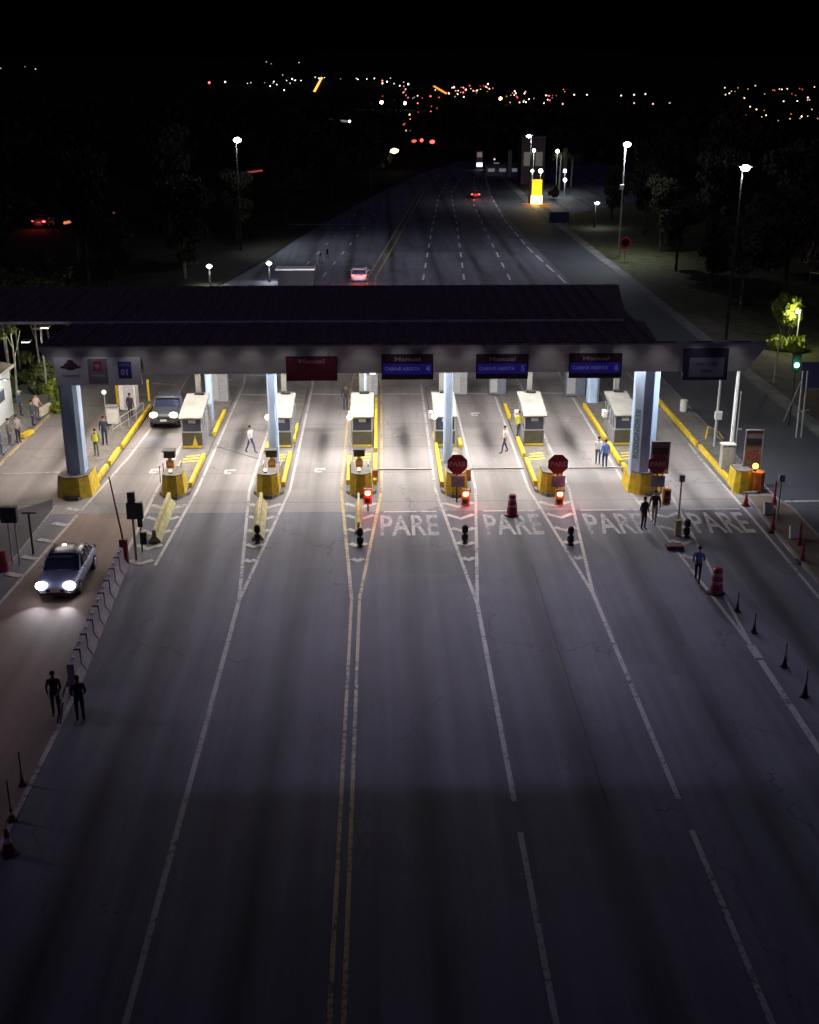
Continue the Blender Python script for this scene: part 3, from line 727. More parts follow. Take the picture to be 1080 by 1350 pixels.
# ------------------------------------------------------------------ toll booths
BL = ['leftmost, beside the dark pickup', 'second from the left, behind a slim column', 'centre one on the double line', 'fourth from the left, behind a slim column', 'fifth, beside the yellow vest', 'rightmost, beside the lettered column']
BX = [G(258, 584, .2).x, G(373, 584, .2).x, G(478, 584, .2).x, G(586, 584, .2).x, G(702, 584, .2).x, G(819, 582, .2).x]
def make_booth(x, label, glass_r=True):
    t = thing('toll_booth', label, 'toll booth', (x, 68.0, 0.17), 0, 'toll booths in a row under the canopy')
    W2 = 0.62; D = 3.2; Hh = 2.0
    obj('wall', B(B(bmesh.new(), 0, D/2, 0.5, W2*2, D, 1.0, 0.02), 0, D-0.06, 1.45, W2*2, 0.12, 0.9), mat('booth_grey', (0.20, 0.20, 0.23), 0.5, var=0.2, scale=2), t)
    obj('lower_panel', box(0, -0.012, 0.52, W2*2-0.08, 0.02, 0.9), M_OLIVE, t)
    fr = bmesh.new()
    for sx in (-1, 1):
        B(fr, sx*(W2-0.035), 0.04, 1.48, 0.07, 0.07, 0.96); B(fr, sx*(W2-0.035), D*0.5, 1.48, 0.07, 0.07, 0.96)
        B(fr, sx*(W2-0.035), D*0.75, 1.48, 0.07, 0.07, 0.96); B(fr, sx*(W2-0.035), D*0.25, 1.48, 0.05, 0.05, 0.96)
    B(fr, 0, 0.02, 1.02, W2*2, 0.08, 0.06)
    obj('frame', fr, M_STEEL, t)
    obj('window', box(0, 0.05, 1.5, W2*2-0.16, 0.02, 0.88), M_GLASS, t)
    for sx in (-1, 1):
        bm = bmesh.new()
        for a, b_ in ((0.08, D*0.25-0.03), (D*0.25+0.03, D*0.5-0.04), (D*0.5+0.04, D*0.75-0.04), (D*0.75+0.04, D-0.14)):
            B(bm, sx*(W2-0.03), (a+b_)/2, 1.47, 0.02, b_-a, 0.92)
        obj('side_window', bm, M_CABGLASS, t)
    # roof: shallow slab rising to the rear with rounded front
    bm = bmesh.new()
    prof = [(-0.32, 1.90), (-0.34, 1.98), (-0.2, 2.06), (0.9, 2.26), (2.1, 2.44), (3.3, 2.56), (3.36, 2.48), (3.3, 2.38), (2.0, 2.2), (0.6, 1.99)]
    w2 = 0.70; a = [bm.verts.new((-w2, y, z)) for y, z in prof]; b_ = [bm.verts.new((w2, y, z)) for y, z in prof]
    bm.faces.new(a); bm.faces.new(b_[::-1])
    for i in range(len(prof)): bm.faces.new((a[i], b_[i], b_[(i+1) % len(prof)], a[(i+1) % len(prof)]))
    rf = obj('roof', bm, mat('booth_roof_white', (0.19, 0.19, 0.178), 0.6, var=0.2, scale=1.5), t)
    obj('roof_vent', box(0.12, 3.1, 2.62, 0.6, 0.3, 0.12, 0.02), M_DARK, rf)
    ac = obj('air_conditioner', box(-W2-0.14, D-0.6, 1.3, 0.26, 0.6, 0.4, 0.02), M_WHITE, t)
    obj('hazard_strip', box(0, -0.03, 0.12, W2*2-0.1, 0.012, 0.12), M_YELLOW, t)
    obj('window_card', box(0.02, 0.03, 1.66, 0.44, 0.012, 0.2), M_WHITE, t)
    obj('door', box(W2+0.012, D*0.62, 0.95, 0.02, 0.75, 1.75), M_GREY, t)
    obj('air_duct', box(-0.05 if x < 5 else 0.1, 3.75, 3.3, 0.3, 0.3, 6.3), mat('booth_roof_white', (0.42, 0.42, 0.40)), t)
    obj('cabinet', box(0.35, 4.1, 0.8, 0.5, 0.6, 1.6, 0.02), M_GREY, t)
    # the lit tube inside the booth
    tb = obj('ceiling_tube', box(0, 1.2, 1.95-0.15, 0.7, 0.1, 0.04), E_TUBE, t)
    return t
BOOTHS = [make_booth(x, 'white roofed toll booth with dark front window, '+BL[i]) for i, x in enumerate(BX)]
# yellow triangle sticker on the leftmost booth
bm = bmesh.new(); vs = [bm.verts.new(p) for p in ((-0.02, -0.03, 0.15), (0.32, -0.03, 0.15), (0.16, -0.03, 0.85))]; bm.faces.new(vs)
obj('warning_triangle', bm, M_YELLOW, BOOTHS[0])
# entry lamps on the booths (lit globes at the left front corner)
for i, (px, py) in enumerate(((353, 550), (461, 550), (573, 549))):
    p = V(px, py, 67.4)
    t = thing('booth_lamp', 'warm lamp at the corner of the booth, '+BL[i+1], 'lamp', (p.x, 67.4, 0.17), 0, 'lamps at the booth corners')
    obj('post', tube((0, 0, 0), (0, 0, p.z-0.3), 0.035), M_STEEL, t)
    obj('lens', ball((0, 0, p.z-0.17), 0.17), emat('lit_cream_lens', (1.0, 0.92, 0.62), 5), t, smooth=True)
    add_light('booth_lamp_glow', 'POINT', t, (0, -0.3, p.z-0.1), 14, (1.0, 0.9, 0.6), 0.1)
# pay terminals standing ahead of the booths
TL = ['by the leftmost booth', 'by the second booth', 'on the centre island']
for i, k in enumerate((1, 2, 3)):
    x = {1: G(230, 628).x, 2: G(361, 628).x, 3: G(474, 628).x}[k]+0.02
    t = thing('pay_terminal', 'brown and orange pay terminal with a dark hooded head '+TL[i], 'terminal', (x, 62.2, 0.17), 0, 'pay terminals ahead of the booths')
    obj('cabinet', box(0, 0, 0.55, 0.4, 0.35, 1.1, 0.02), M_BROWNBOX, t)
    obj('head', B(box(0, 0, 1.5, 0.62, 0.4, 0.42, 0.03), 0, -0.15, 1.74, 0.7, 0.6, 0.05), M_DARK, t)
    obj('screen', box(0, -0.185, 0.95, 0.3, 0.02, 0.22), mat('pale_pink_screen', (0.6, 0.38, 0.3), 0.4), t)
    obj('neck', box(0, 0, 1.2, 0.2, 0.2, 0.25), M_GREY, t)
    for sx in (-1, 1):
        g = thing('guard_rail', 'thin steel guard rail '+('left' if sx < 0 else 'right')+' of the pay terminal '+TL[i], 'rail', (x+sx*0.5, 61.6, 0.17), 0, 'steel rails beside the pay terminals')
        bm = bmesh.new(); T(bm, (0, 0, 0), (0, 0, 0.9), 0.03); T(bm, (0, 1.1, 0), (0, 1.1, 0.9), 0.03); T(bm, (0, 0, 0.9), (0, 1.1, 0.9), 0.03); S(bm, (0, 0, 0.95), 0.07, sub=1)
        obj('rail', bm, M_STEEL, g)
# barrier gates: lowered arms across three lanes
for i, (k, x1, lab) in enumerate(((3, 2.75, 'first from the centre island'), (4, 7.8, 'second, beside the red barrel'), (5, 13.4, 'third, ending at the big column'))):
    x0 = CEN[k]+0.85
    t = thing('barrier_gate', 'thin white barrier arm lowered across a PARE lane, '+lab, 'barrier', (x0, 61.6, 0), 0, 'lowered barrier arms')
    obj('cabinet', box(-0.1, 0.1, 0.5, 0.3, 0.4, 0.66, 0.02), M_BROWNBOX, t)
    bm = bmesh.new(); B(bm, (x1-x0)/2, 0, 0.85, x1-x0, 0.05, 0.09)
    a = obj('arm', bm, M_WHITE, t)
# raised thin arm on the left (whip) with its red base
t = thing('barrier_gate', 'raised thin dark barrier arm on a red box at the head of the white barriers', 'barrier', (-11.95, 50.6, 0))
obj('cabinet', box(0, 0, 0.6, 0.34, 0.34, 1.2, 0.03), M_BRICKRED, t)
obj('arm', tube((0, 0, 1.1), (-0.45, 0.3, 4.1), 0.045, 0.03), M_BRICKRED, t)

# ------------------------------------------------------------------ PARE (stop) boards with panels and traffic signals
def octagon(r, y, th):
    bm = bmesh.new(); a = []; b_ = []
    for i in range(8):
        t = R(22.5+45*i); a.append(bm.verts.new((r*math.cos(t), y, r*math.sin(t)))); b_.append(bm.verts.new((r*math.cos(t), y+th, r*math.sin(t))))
    bm.faces.new(a); bm.faces.new(b_[::-1])
    for i in range(8): bm.faces.new((a[i], b_[i], b_[(i+1) % 8], a[(i+1) % 8]))
    return bm
PL = ['left one of the three', 'middle one of the three', 'right one, against the big blue column']
for i, px in enumerate((603, 736, 868)):
    c = V(px, 612, 58.5); x = c.x; zc = c.z
    t = thing('stop_sign', 'red octagonal PARE sign above a grey panel, '+PL[i], 'stop sign', (x, 58.5, 0), 0, 'PARE signs on the island noses')
    obj('post', tube((0, 0.05, 0), (0, 0.05, zc+0.3), 0.04), M_DARK, t)
    oc = octagon(0.56, 0, 0.03); bmesh.ops.translate(oc, verts=oc.verts, vec=(0, 0, zc)); f = obj('face', oc, M_SIGNRED, t)
    text_obj('lettering', 'PARE', 0.34, M_LETTERDIM, f, (0, -0.008, zc), (R(90), 0, 0), bold=0.012, width=0.85)
    obj('panel', box(0.05, 0.0, zc-0.95, 0.72, 0.03, 0.62), mat('grey_violet_panel', (0.22, 0.19, 0.27), 0.6, var=0.3, scale=6), t)
# red/orange traffic signals
def signal(x, y, ztop, label, lens, hcol=M_BROWNBOX, post=True, n=2):
    t = thing('traffic_light', label, 'traffic light', (x, y, 0), 0, 'lane signals on the island noses')
    hh = 0.42*n
    obj('post', tube((0, 0.08, 0), (0, 0.08, ztop-hh), 0.04), M_DARK, t)
    hd = obj('housing', box(0, 0, ztop-hh/2, 0.42, 0.24, hh, 0.03), hcol, t)
    for j in range(n):
        z = ztop-0.21-0.42*j
        le = ball((0, -0.12, z), 0.15, (1, 0.45, 1)); obj('lens', le, lens if j == 0 else M_DARK, hd, smooth=True)
        v = bmesh.new(); B(v, 0, -0.2, z+0.17, 0.34, 0.18, 0.02); obj('visor', v, M_DARK, hd)
    return t
p = V(485, 650, 57.2)
t = signal(p.x, 57.2, p.z+0.25, 'glowing red signal on a post at the centre island nose', E_REDHOT, M_REDP)
add_light('signal_glow', 'POINT', t, (0.3, -0.6, p.z), 40, (1.0, 0.12, 0.10), 0.1)
for px, lab in ((614, 'red-orange signal below the left PARE sign'), (738, 'red-orange signal below the middle PARE sign')):
    p = V(px, 650, 58.0)
    t = signal(p.x, 58.0, p.z+0.2, lab, E_REDHOT, M_BROWNBOX)
    add_light('signal_glow', 'POINT', t, (0.3, -0.6, p.z), 32, (1.0, 0.14, 0.16), 0.1)
p = V(879, 652, 58.0); signal(p.x, 58.0, p.z+0.35, 'unlit orange and dark signal box right of the big column', M_DARK, M_ORANGE)
# far signals: dark heads seen on the approach
DK = [(613, 716, 'on the left PARE island nose'), (752, 718, 'on the middle PARE island nose'), (475, 720, 'on the centre island nose'), (340, 716, 'at the end of the cream barrier of the third island'), (905, 708, 'by the yellow panel near the right lane')]
for px, py, lab in DK:
    g = G(px, py)
    t = thing('hazard_post', 'short dark double-drum hazard post '+lab, 'bollard', (g.x, g.y, 0), 0, 'dark hazard posts on the island noses')
    obj('body', lathe([(0.16, 0), (0.17, 0.05), (0.08, 0.09), (0.15, 0.16), (0.17, 0.32), (0.15, 0.46), (0.07, 0.52), (0.14, 0.58), (0.16, 0.74), (0.14, 0.88), (0.05, 0.95)], 14), M_DARK, t, smooth=False)
# cream concrete barriers on the three left noses
for (pa, pb, lab) in (((224, 664), (204, 715), 'on the island nose ahead of the leftmost booth'), ((345, 664), (340, 712), 'on the third island nose'), ((473, 664), (473, 704), 'narrow one on the centre island nose')):
    a = G(*pa); b_ = G(*pb); d = b_-a; L = d.length; m_ = (a+b_)/2
    t = thing('concrete_barrier', 'faded cream yellow concrete barrier '+lab, 'barrier', (m_.x, m_.y, 0), math.atan2(d.y, d.x), 'cream barriers on the left island noses')
    wd = 0.2 if pa[0] == 473 else 0.32
    bm = bmesh.new(); pr = [(-wd, 0), (-wd*0.8, 0.12), (-wd*0.3, 0.3), (-wd*0.25, 0.62), (wd*0.25, 0.62), (wd*0.3, 0.3), (wd*0.8, 0.12), (wd, 0)]
    A = [bm.verts.new((-L/2, y, z)) for y, z in pr]; Bq = [bm.verts.new((L/2, y, z)) for y, z in pr]
    bm.faces.new(A); bm.faces.new(Bq[::-1])
    for i in range(len(pr)): bm.faces.new((A[i], Bq[i], Bq[(i+1) % len(pr)], A[(i+1) % len(pr)]))
    obj('body', bm, M_CREAM, t)

# dark double signal seen from behind on the brown lane edge
def rear_signal(x, y, label, h=3.0, red=False):
    t = thing('signal_post', label, 'signal', (x, y, 0))
    obj('post', tube((0, 0, 0), (0, 0, h-0.8), 0.06), M_CREAM, t)
    obj('head', B(B(bmesh.new(), 0.12, 0, h-0.55, 0.75, 0.25, 0.8, 0.04), 0, 0, h+0.1, 0.35, 0.22, 0.5, 0.04), M_DARK, t)
    obj('box', box(0.42, 0, 1.1, 0.3, 0.25, 0.6, 0.02), M_DARK, t)
    return t
g = G(180, 738); rear_signal(g.x, g.y, 'dark triple signal head on a yellow post beside the raised arm')
g = G(186, 731); t = thing('signal_post', 'slim yellow post with small dark box just behind the dark triple signal', 'signal', (g.x, g.y+0.4, 0))
obj('post', tube((0, 0, 0), (0, 0, 1.9), 0.05), M_CREAM, t); obj('box', box(0, 0, 1.5, 0.22, 0.2, 0.5, 0.02), M_DARK, t)
for (px, lab) in ((17, 'left one'), (26, 'right one')):
    g = G(px, 742)
    t = thing('back_signal', 'dark signal box on thin post at the left edge, '+lab, 'signal', (g.x, g.y, 0), 0, 'pair of dark signal boxes at the left edge')
    obj('post', tube((0, 0, 0), (0, 0, 2.2), 0.05), M_STEEL, t); obj('head', box(-0.05, 0, 2.4, 0.42, 0.35, 0.75, 0.04), M_DARK, t)
g = G(44, 730); t = thing('short_post', 'thin dark post with a small crossbar near the left hatched lines', 'post', (g.x, g.y, 0))
obj('post', T(tube((0, 0, 0), (0, 0, 2.1), 0.05), (-0.3, 0, 2.05), (0.35, 0, 2.05), 0.04), M_DARK, t)
g = G(10, 752); t = thing('barrel', 'dark red barrel standing behind the pair of signal boxes at the left edge', 'barrel', (g.x-0.2, g.y, 0))
obj('body', lathe([(0.26, 0), (0.28, 0.3), (0.25, 0.6), (0.2, 1.0)], 16), M_BRICKRED, t)

# ------------------------------------------------------------------ white barrier chain on the left
A0 = Vector((-11.95, 50.0)); B0 = Vector((-11.42, 38.4)); NB = 9
for i in range(NB):
    a = A0.lerp(B0, i/NB); b_ = A0.lerp(B0, (i+0.93)/NB); d = b_-a; m_ = (a+b_)/2; L = d.length
    pos = ['first and farthest', 'second farthest', 'third farthest', 'fourth', 'middle', 'sixth', 'third nearest', 'second nearest', 'nearest'][i]
    t = thing('road_barrier', 'pale plastic road barrier, '+pos+' in the row beside the silver car', 'barrier', (m_.x, m_.y, 0), math.atan2(d.y, d.x), 'pale road barriers in a row')
    bm = bmesh.new(); pr = [(-0.28, 0), (-0.28, 0.16), (-0.12, 0.45), (-0.10, 1.0), (0.10, 1.0), (0.12, 0.45), (0.28, 0.16), (0.28, 0)]
    A = [bm.verts.new((-L/2, y, z)) for y, z in pr]; Bq = [bm.verts.new((L/2, y, z)) for y, z in pr]
    bm.faces.new(A); bm.faces.new(Bq[::-1])
    for q in range(len(pr)): bm.faces.new((A[q], Bq[q], Bq[(q+1) % len(pr)], A[(q+1) % len(pr)]))
    bmesh.ops.bevel(bm, geom=bm.edges[:], offset=0.015, segments=1, affect='EDGES')
    bo = obj('body', bm, M_LAV, t)
    obj('strut', box(L/2-0.03, 0, 0.62, 0.05, 0.25, 0.8), M_DARK, bo)
    obj('reflector', box(0, 0, 1.03, 0.12, 0.1, 0.06), M_WHITE, t)
g = G(86, 945); t = thing('road_barrier', 'leaning pale barrier panel between the two dark figures at the left', 'barrier', (g.x, g.y, 0), R(95))
bm = bmesh.new(); B(bm, 0, 0, 0.45, 1.1, 0.08, 0.85, 0.01, rot=Euler((R(12), 0, 0))); obj('body', bm, M_LAV, t)
bm = bmesh.new(); T(bm, (-0.4, 0.2, 0), (-0.4, 0, 0.9), 0.025); T(bm, (0.4, 0.2, 0), (0.4, 0, 0.9), 0.025); obj('leg', bm, M_DARK, t)

# ------------------------------------------------------------------ cones, barrels and posts
def cone(px, py, label, stake=0.0, red=M_BRICKRED, s=1.0, group=None, band=True):
    g = G(px, py)
    t = thing('traffic_cone', label, 'traffic cone', (g.x, g.y, 0), random.uniform(0, 1), group)
    obj('base', box(0, 0, 0.02, 0.42*s, 0.42*s, 0.04, 0.01), M_DARK, t)
    obj('body', lathe([(0.17*s, 0.04), (0.1*s, 0.4*s), (0.045*s, 0.75*s), (0.04*s, 0.77*s)], 14), red, t, smooth=True)
    if band: obj('band', lathe([(0.113*s, 0.36*s), (0.085*s, 0.52*s)], 14), M_WHITE, t)
    if stake: obj('stake', tube((0, 0, 0.7*s), (0, 0, stake), 0.022), M_DARK, t)
    return t
gg = 'dark cones with stakes along the right line'
cone(972, 806, 'small dark staked cone just below the maroon barrel', 0.85, M_DARK, 0.62, gg, False)
cone(994, 834, 'small dark staked cone, second from the maroon barrel', 0.85, M_DARK, 0.62, gg, False)
cone(1034, 880, 'dark staked cone, third from the maroon barrel', 1.05, M_DARK, 0.68, gg, False)
cone(1061, 919, 'dark staked cone nearest the right edge', 1.1, M_DARK, 0.72, gg, False)
gg = 'reddish cones along the left line'
cone(30, 1035, 'dark thin staked cone standing on the left white line', 1.2, M_BRICKRED, 0.6, gg, False)
cone(16, 1082, 'slim maroon cone with stake just above the large one at the left edge', 1.4, M_BRICKRED, 0.65, gg)
cone(12, 1125, 'large maroon and white cone at the left edge', 0, M_BRICKRED, 1.1, gg)
g = G(975, 666)
cone(983, 667, 'small bright red cone at the right end island nose', 0, M_REDP, 0.95, None, False)
def barrel(px, py, label, s=1.0):
    g = G(px, py); t = thing('traffic_barrel', label, 'traffic barrel', (g.x, g.y, 0))
    obj('base', lathe([(0.36*s, 0), (0.36*s, 0.08), (0.28*s, 0.1)], 18), M_DARK, t)
    obj('body', lathe([(0.27*s, 0.1), (0.25*s, 0.38*s), (0.235*s, 0.40*s), (0.22*s, 0.66*s), (0.2*s, 0.68*s), (0.17*s, 1.05*s), (0.09*s, 1.1*s)], 18), M_BRICKRED, t, smooth=False)
    obj('band', lathe([(0.237*s, 0.46*s), (0.226*s, 0.58*s)], 18), M_LETTERDIM, t)
    obj('band', lathe([(0.197*s, 0.78*s), (0.184*s, 0.90*s)], 18), M_LETTERDIM, t)
    return t
barrel(675, 679, 'red traffic barrel standing alone on the second PARE lane', 1.05)
barrel(944, 782, 'maroon barrel with pale bands at the end of the right hatched nose', 1.1)
gg = 'red posts on the right kerb'
for (px, py, lab, h) in ((1018, 701, 'red delineator post at the right lane corner', 1.25), (1020, 668, 'tall red delineator post beside the white box', 1.45), (1053, 722, 'red delineator post further down the right kerb', 1.3), (1057, 742, 'lowest red delineator post on the right kerb', 1.2)):
    g = G(px, py); t = thing('delineator_post', lab, 'post', (g.x, g.y, 0), 0, gg)
    obj('base', box(0, 0, 0.06, 0.5, 0.5, 0.12, 0.02), M_DARK, t)
    obj('body', lathe([(0.14, 0.1), (0.10, 0.4), (0.06, 0.55), (0.05, h-0.1), (0.03, h)], 12), M_BRICKRED, t)
for (px, py, lab) in ((1012, 680, 'tilted white box panel leaning by the red posts'), (1046, 712, 'tilted pale box panel leaning by the lower red posts')):
    g = G(px, py); t = thing('board_panel', lab, 'panel', (g.x, g.y, 0), R(25))
    obj('panel', box(0, 0, 0.4, 0.6, 0.12, 0.62, 0.02, rot=Euler((R(-20), R(12), 0))), M_WHITE, t)
    obj('leg', T(tube((-0.2, 0.15, 0), (-0.2, 0, 0.5), 0.02), (0.2, 0.15, 0), (0.2, 0, 0.5), 0.02), M_DARK, t)
# meter-like posts with small grey heads
for (px, py, pt, lab) in ((894, 690, 628, 'thin post with a small grey head at the right hatched nose'), (1024, 690, 628, 'thin post with a small grey head on the right kerb')):
    g = G(px, py); z = V(px+2, pt, g.y).z
    t = thing('sensor_post', lab, 'post', (g.x, g.y, 0), 0, 'thin sensor posts')
    obj('post', tube((0, 0, 0), (0, 0, z-0.2), 0.04), M_GREY, t); obj('head', box(0, 0, z-0.1, 0.28, 0.22, 0.34, 0.03), M_GREY, t)
g = G(893, 706); t = thing('board_panel', 'low cream panel between the sensor post and the right PARE word', 'panel', (g.x, g.y, 0), R(15))
obj('panel', box(0, 0, 0.42, 0.3, 0.2, 0.8, 0.03), M_CREAM, t)
g = G(886, 727); t = thing('rubble_base', 'dark reddish block on the ground below the cream panel', 'block', (g.x+0.2, g.y+0.4, 0))
obj('body', box(0, 0, 0.1, 0.8, 0.5, 0.2, 0.05), mat('dark_reddish', (0.1, 0.04, 0.04), 0.8), t)

# right kerb nose: raised brownish nose with pale rim
nz = [(19.25, 45.0), (20.6, 46.5), (21.3, 52.0), (21.35, 57.0), (20.8, 59.1), (19.4, 59.0), (19.25, 52)]
t = thing('kerb_nose', 'raised brownish kerbed nose with pale rim holding the red posts', 'kerb', (0, 0, 0))
obj('rim', prism(nz, 0.0, 0.13), M_STRIP, t)
obj('fill', prism([(20.25+(x-20.25)*0.84, 52.5+(y-52.5)*0.95) for x, y in nz], 0.13, 0.145), M_DIRT, t)
# orange drum block beside the right yellow block
g = G(1000, 652)
t = thing('orange_drum', 'dark orange octagonal drum under an amber beacon on the right end island', 'drum', (20.25, 59.9, 0))
obj('body', prism([(0.42*math.cos(R(22.5+45*i)), 0.42*math.sin(R(22.5+45*i))) for i in range(8)], 0, 1.15, 0.95), M_ORANGE, t)
# display boards
for (x, y, z0, z1, lab) in ((14.75, 59.35, 1.25, 3.05, 'tall grey display board with a black screen in front of the big blue column'), (20.05, 60.4, 1.1, 3.35, 'tall dark display board with pale rim on the right end island')):
    t = thing('display_board', lab, 'display board', (x, y, 0), 0, 'lane display boards')
    hgt = z1-z0
    obj('post', T(tube((-0.25, 0.1, 0.1), (-0.25, 0.1, z0), 0.05), (0.25, 0.1, 0.1), (0.25, 0.1, z0), 0.05), M_GREY, t)
    obj('panel', box(0, 0, (z0+z1)/2, 0.95, 0.16, hgt, 0.02), mat('board_grey_brown', (0.16, 0.12, 0.125), 0.6, var=0.3, scale=5), t)
    obj('frame', B(B(B(bmesh.new(), 0, -0.09, z1-0.02, 0.98, 0.03, 0.05), -0.47, -0.092, (z0+z1)/2, 0.05, 0.03, hgt), 0.47, -0.092, (z0+z1)/2, 0.05, 0.03, hgt), M_GREY, t)
    obj('screen', box(0, -0.085, z1-hgt*0.30, 0.8, 0.02, 0.38), M_DARK, t)
    obj('number_panel', box(0, -0.083, z1-hgt*0.62, 0.6, 0.012, 0.5), mat('dim_red_panel', (0.16, 0.06, 0.06), 0.6, var=0.5, scale=9), t)
# poles and cabinets on the right end island
t = thing('camera_pole', 'tall slim white pole with a dark camera head on the right end island', 'pole', (19.76, 63.3, 0.15))
obj('pole', tube((0, 0, 0), (0, 0, 6.1), 0.13, 0.09, 14), M_WHITE, t); obj('camera_head', box(0.05, -0.1, 6.2, 0.4, 0.5, 0.2, 0.03), M_DARK, t)
t = thing('small_pole', 'thin steel pole close behind the tall white pole on the right end island', 'pole', (20.2, 63.9, 0.15))
obj('pole', tube((0, 0, 0), (0, 0, 4.4), 0.04, 0.03), M_STEEL, t); obj('bracket', box(0.1, 0, 2.2, 0.25, 0.1, 0.1), M_STEEL, t)
t = thing('reader_pole', 'pale pole with a white box halfway up behind the beige cabinet', 'pole', (20.1, 67.7, 0.15))
obj('pole', tube((0, 0, 0), (0, 0, 4.8), 0.1, 0.07), M_STEEL, t); obj('reader_box', box(0.02, -0.16, 2.0, 0.42, 0.24, 0.5, 0.03), M_WHITE, t)
t = thing('control_cabinet', 'upright beige control cabinet beside the tall white pole', 'cabinet', (19.35, 62.6, 0.15))
obj('body', box(0, 0, 0.85, 0.7, 0.5, 1.7, 0.03), M_BEIGE, t); obj('door', box(0, -0.258, 0.85, 0.56, 0.02, 1.5), mat('cabinet_tan_door', (0.4, 0.36, 0.28), 0.5), t); obj('lid', box(0, 0, 1.73, 0.8, 0.6, 0.06), M_WHITE, t)  # door has its own plain tan colour
g = G(901, 545); t = thing('litter_drum', 'small white drum standing on the island behind the right lane', 'drum', (g.x, g.y, 0.17))
obj('body', lathe([(0.25, 0), (0.27, 0.4), (0.25, 0.75), (0.15, 0.8)], 14), M_WHITE, t, smooth=False)
g = G(930, 582); t = thing('tube_rail', 'bent yellow tube rail on the right end island', 'frame', (g.x, g.y, 0.17))
obj('rail', T(T(tube((0, 0, 0), (0.1, 0, 0.8), 0.05), (0.1, 0, 0.8), (0.7, 0, 0.5), 0.05), (0.7, 0, 0.5), (1.1, 0, 0.0), 0.05), M_YELLOW, t)
for (px, py, lab) in ((197, 532, 'beside the dark pickup on the far left island'), (281, 518, 'behind the leftmost booth'), (482, 500, 'behind the centre booth'), (76, 530, 'by the lime shrub at the left pavement')):
    g = G(px, py); t = thing('yellow_post', 'tall yellow post '+lab, 'post', (g.x, g.y, 0.1), 0, 'yellow posts behind the booths')
    obj('post', box(0, 0, 0.8, 0.16, 0.16, 1.6, 0.02), M_YELLOW, t)
# cabinets under the left sign
t = thing('service_kiosk', 'tall pale kiosk behind the dark figures on the far left island', 'kiosk', (G(176, 535).x, 77.5, 0.17))
obj('body', box(0, 0, 1.3, 1.1, 1.1, 2.6, 0.03), M_WHITE, t); obj('side_post', box(-0.7, 0, 1.3, 0.25, 0.3, 2.6), M_YELLOW, t); obj('door', box(0.1, -0.56, 1.1, 0.7, 0.02, 2.0), mat('grey_violet_door', (0.4, 0.38, 0.44), 0.6), t)
t = thing('service_box', 'low pale box in front of the tall kiosk', 'cabinet', (G(160, 548).x, 73.8, 0.17))
obj('body', box(0, 0, 0.55, 0.7, 0.6, 1.1, 0.03), M_WHITE, t); obj('lid', box(0, 0, 1.12, 0.8, 0.7, 0.05), M_GREY, t)
t = thing('round_lamp', 'small lit round lamp on a thin post near the low pale box', 'lamp', (G(143, 548).x, 75.5, 0.17))
obj('post', tube((0, 0, 0), (0, 0, 1.5), 0.03), M_STEEL, t); obj('globe', ball((0, 0, 1.6), 0.16), emat('soft_globe', (1, 0.97, 0.9), 1.2), t, smooth=True)
g = G(150, 580); t = thing('hand_rail', 'thin steel hand rail on the far left island', 'rail', (g.x, g.y, 0.17))
bm = bmesh.new()
for q in range(5): T(bm, (0.25*q, q*1.2, 0), (0.25*q, q*1.2, 0.95), 0.025)
T(bm, (0, 0, 0.95), (1.0, 4.8, 0.95), 0.03); T(bm, (0, 0, 0.5), (1.0, 4.8, 0.5), 0.02); obj('rail', bm, M_STEEL, t)
# cabinets behind the booths
for (px, py, w2, h2, lab, m_) in ((290, 530, 1.3, 2.6, 'behind the leftmost booth', M_GREY), (655, 520, 1.2, 2.2, 'between the fourth and fifth booths', mat('slate_blue', (0.13, 0.15, 0.2), 0.5)),
                              (757, 522, 1.4, 2.3, 'left of the rear blue column', mat('slate_blue2', (0.13, 0.15, 0.2), 0.5)), (490, 522, 0.9, 1.6, 'behind the centre booth', M_GREY), (606, 520, 1.0, 1.6, 'behind the fourth booth', M_GREY)):
    g = G(px, py); t = thing('equipment_cabinet', 'grey blue equipment cabinet '+lab, 'cabinet', (g.x, g.y, 0.1), 0, 'equipment cabinets behind the booths')
    obj('body', box(0, 0, h2/2, w2, 0.9, h2, 0.03), m_, t); obj('door', box(-w2*0.22, -0.46, h2/2, w2*0.42, 0.02, h2*0.85), M_STEEL, t)
    obj('top_lamp', box(0.1, -0.5, h2+0.05, 0.4, 0.1, 0.08), emat('dim_white_tube', (0.95, 0.97, 1), 3), t)

# ------------------------------------------------------------------ left side: service building, pavement people zone, trees
t = thing('service_building', 'white walled low building with a dark roof at the left edge', 'building', (-27.6, 70.5, 0))
W = 6.0; D = 12.4
obj('wall', box(0, 0, 1.65, W, D, 3.3), mat('bright_white_wall', (0.75, 0.77, 0.8), 0.6, var=0.06), t)
bm = bmesh.new(); v = [bm.verts.new(p) for p in ((W/2+0.25, -D/2-0.3, 3.32), (W/2+0.25, D/2+0.3, 3.32), (-W/2-0.25, D/2+0.3, 4.9), (-W/2-0.25, -D/2-0.3, 4.9), (W/2+0.25, -D/2-0.3, 3.2), (W/2+0.25, D/2+0.3, 3.2), (-W/2-0.25, D/2+0.3, 4.78), (-W/2-0.25, -D/2-0.3, 4.78))]
for f in ((0, 1, 2, 3), (7, 6, 5, 4), (0, 4, 5, 1), (1, 5, 6, 2), (2, 6, 7, 3), (3, 7, 4, 0)): bm.faces.new([v[i] for i in f])
obj('roof', bm, M_ROOF, t)
obj('roof_edge', box(W/2+0.27, 0, 3.27, 0.05, D+0.6, 0.2), M_WHITE, t)
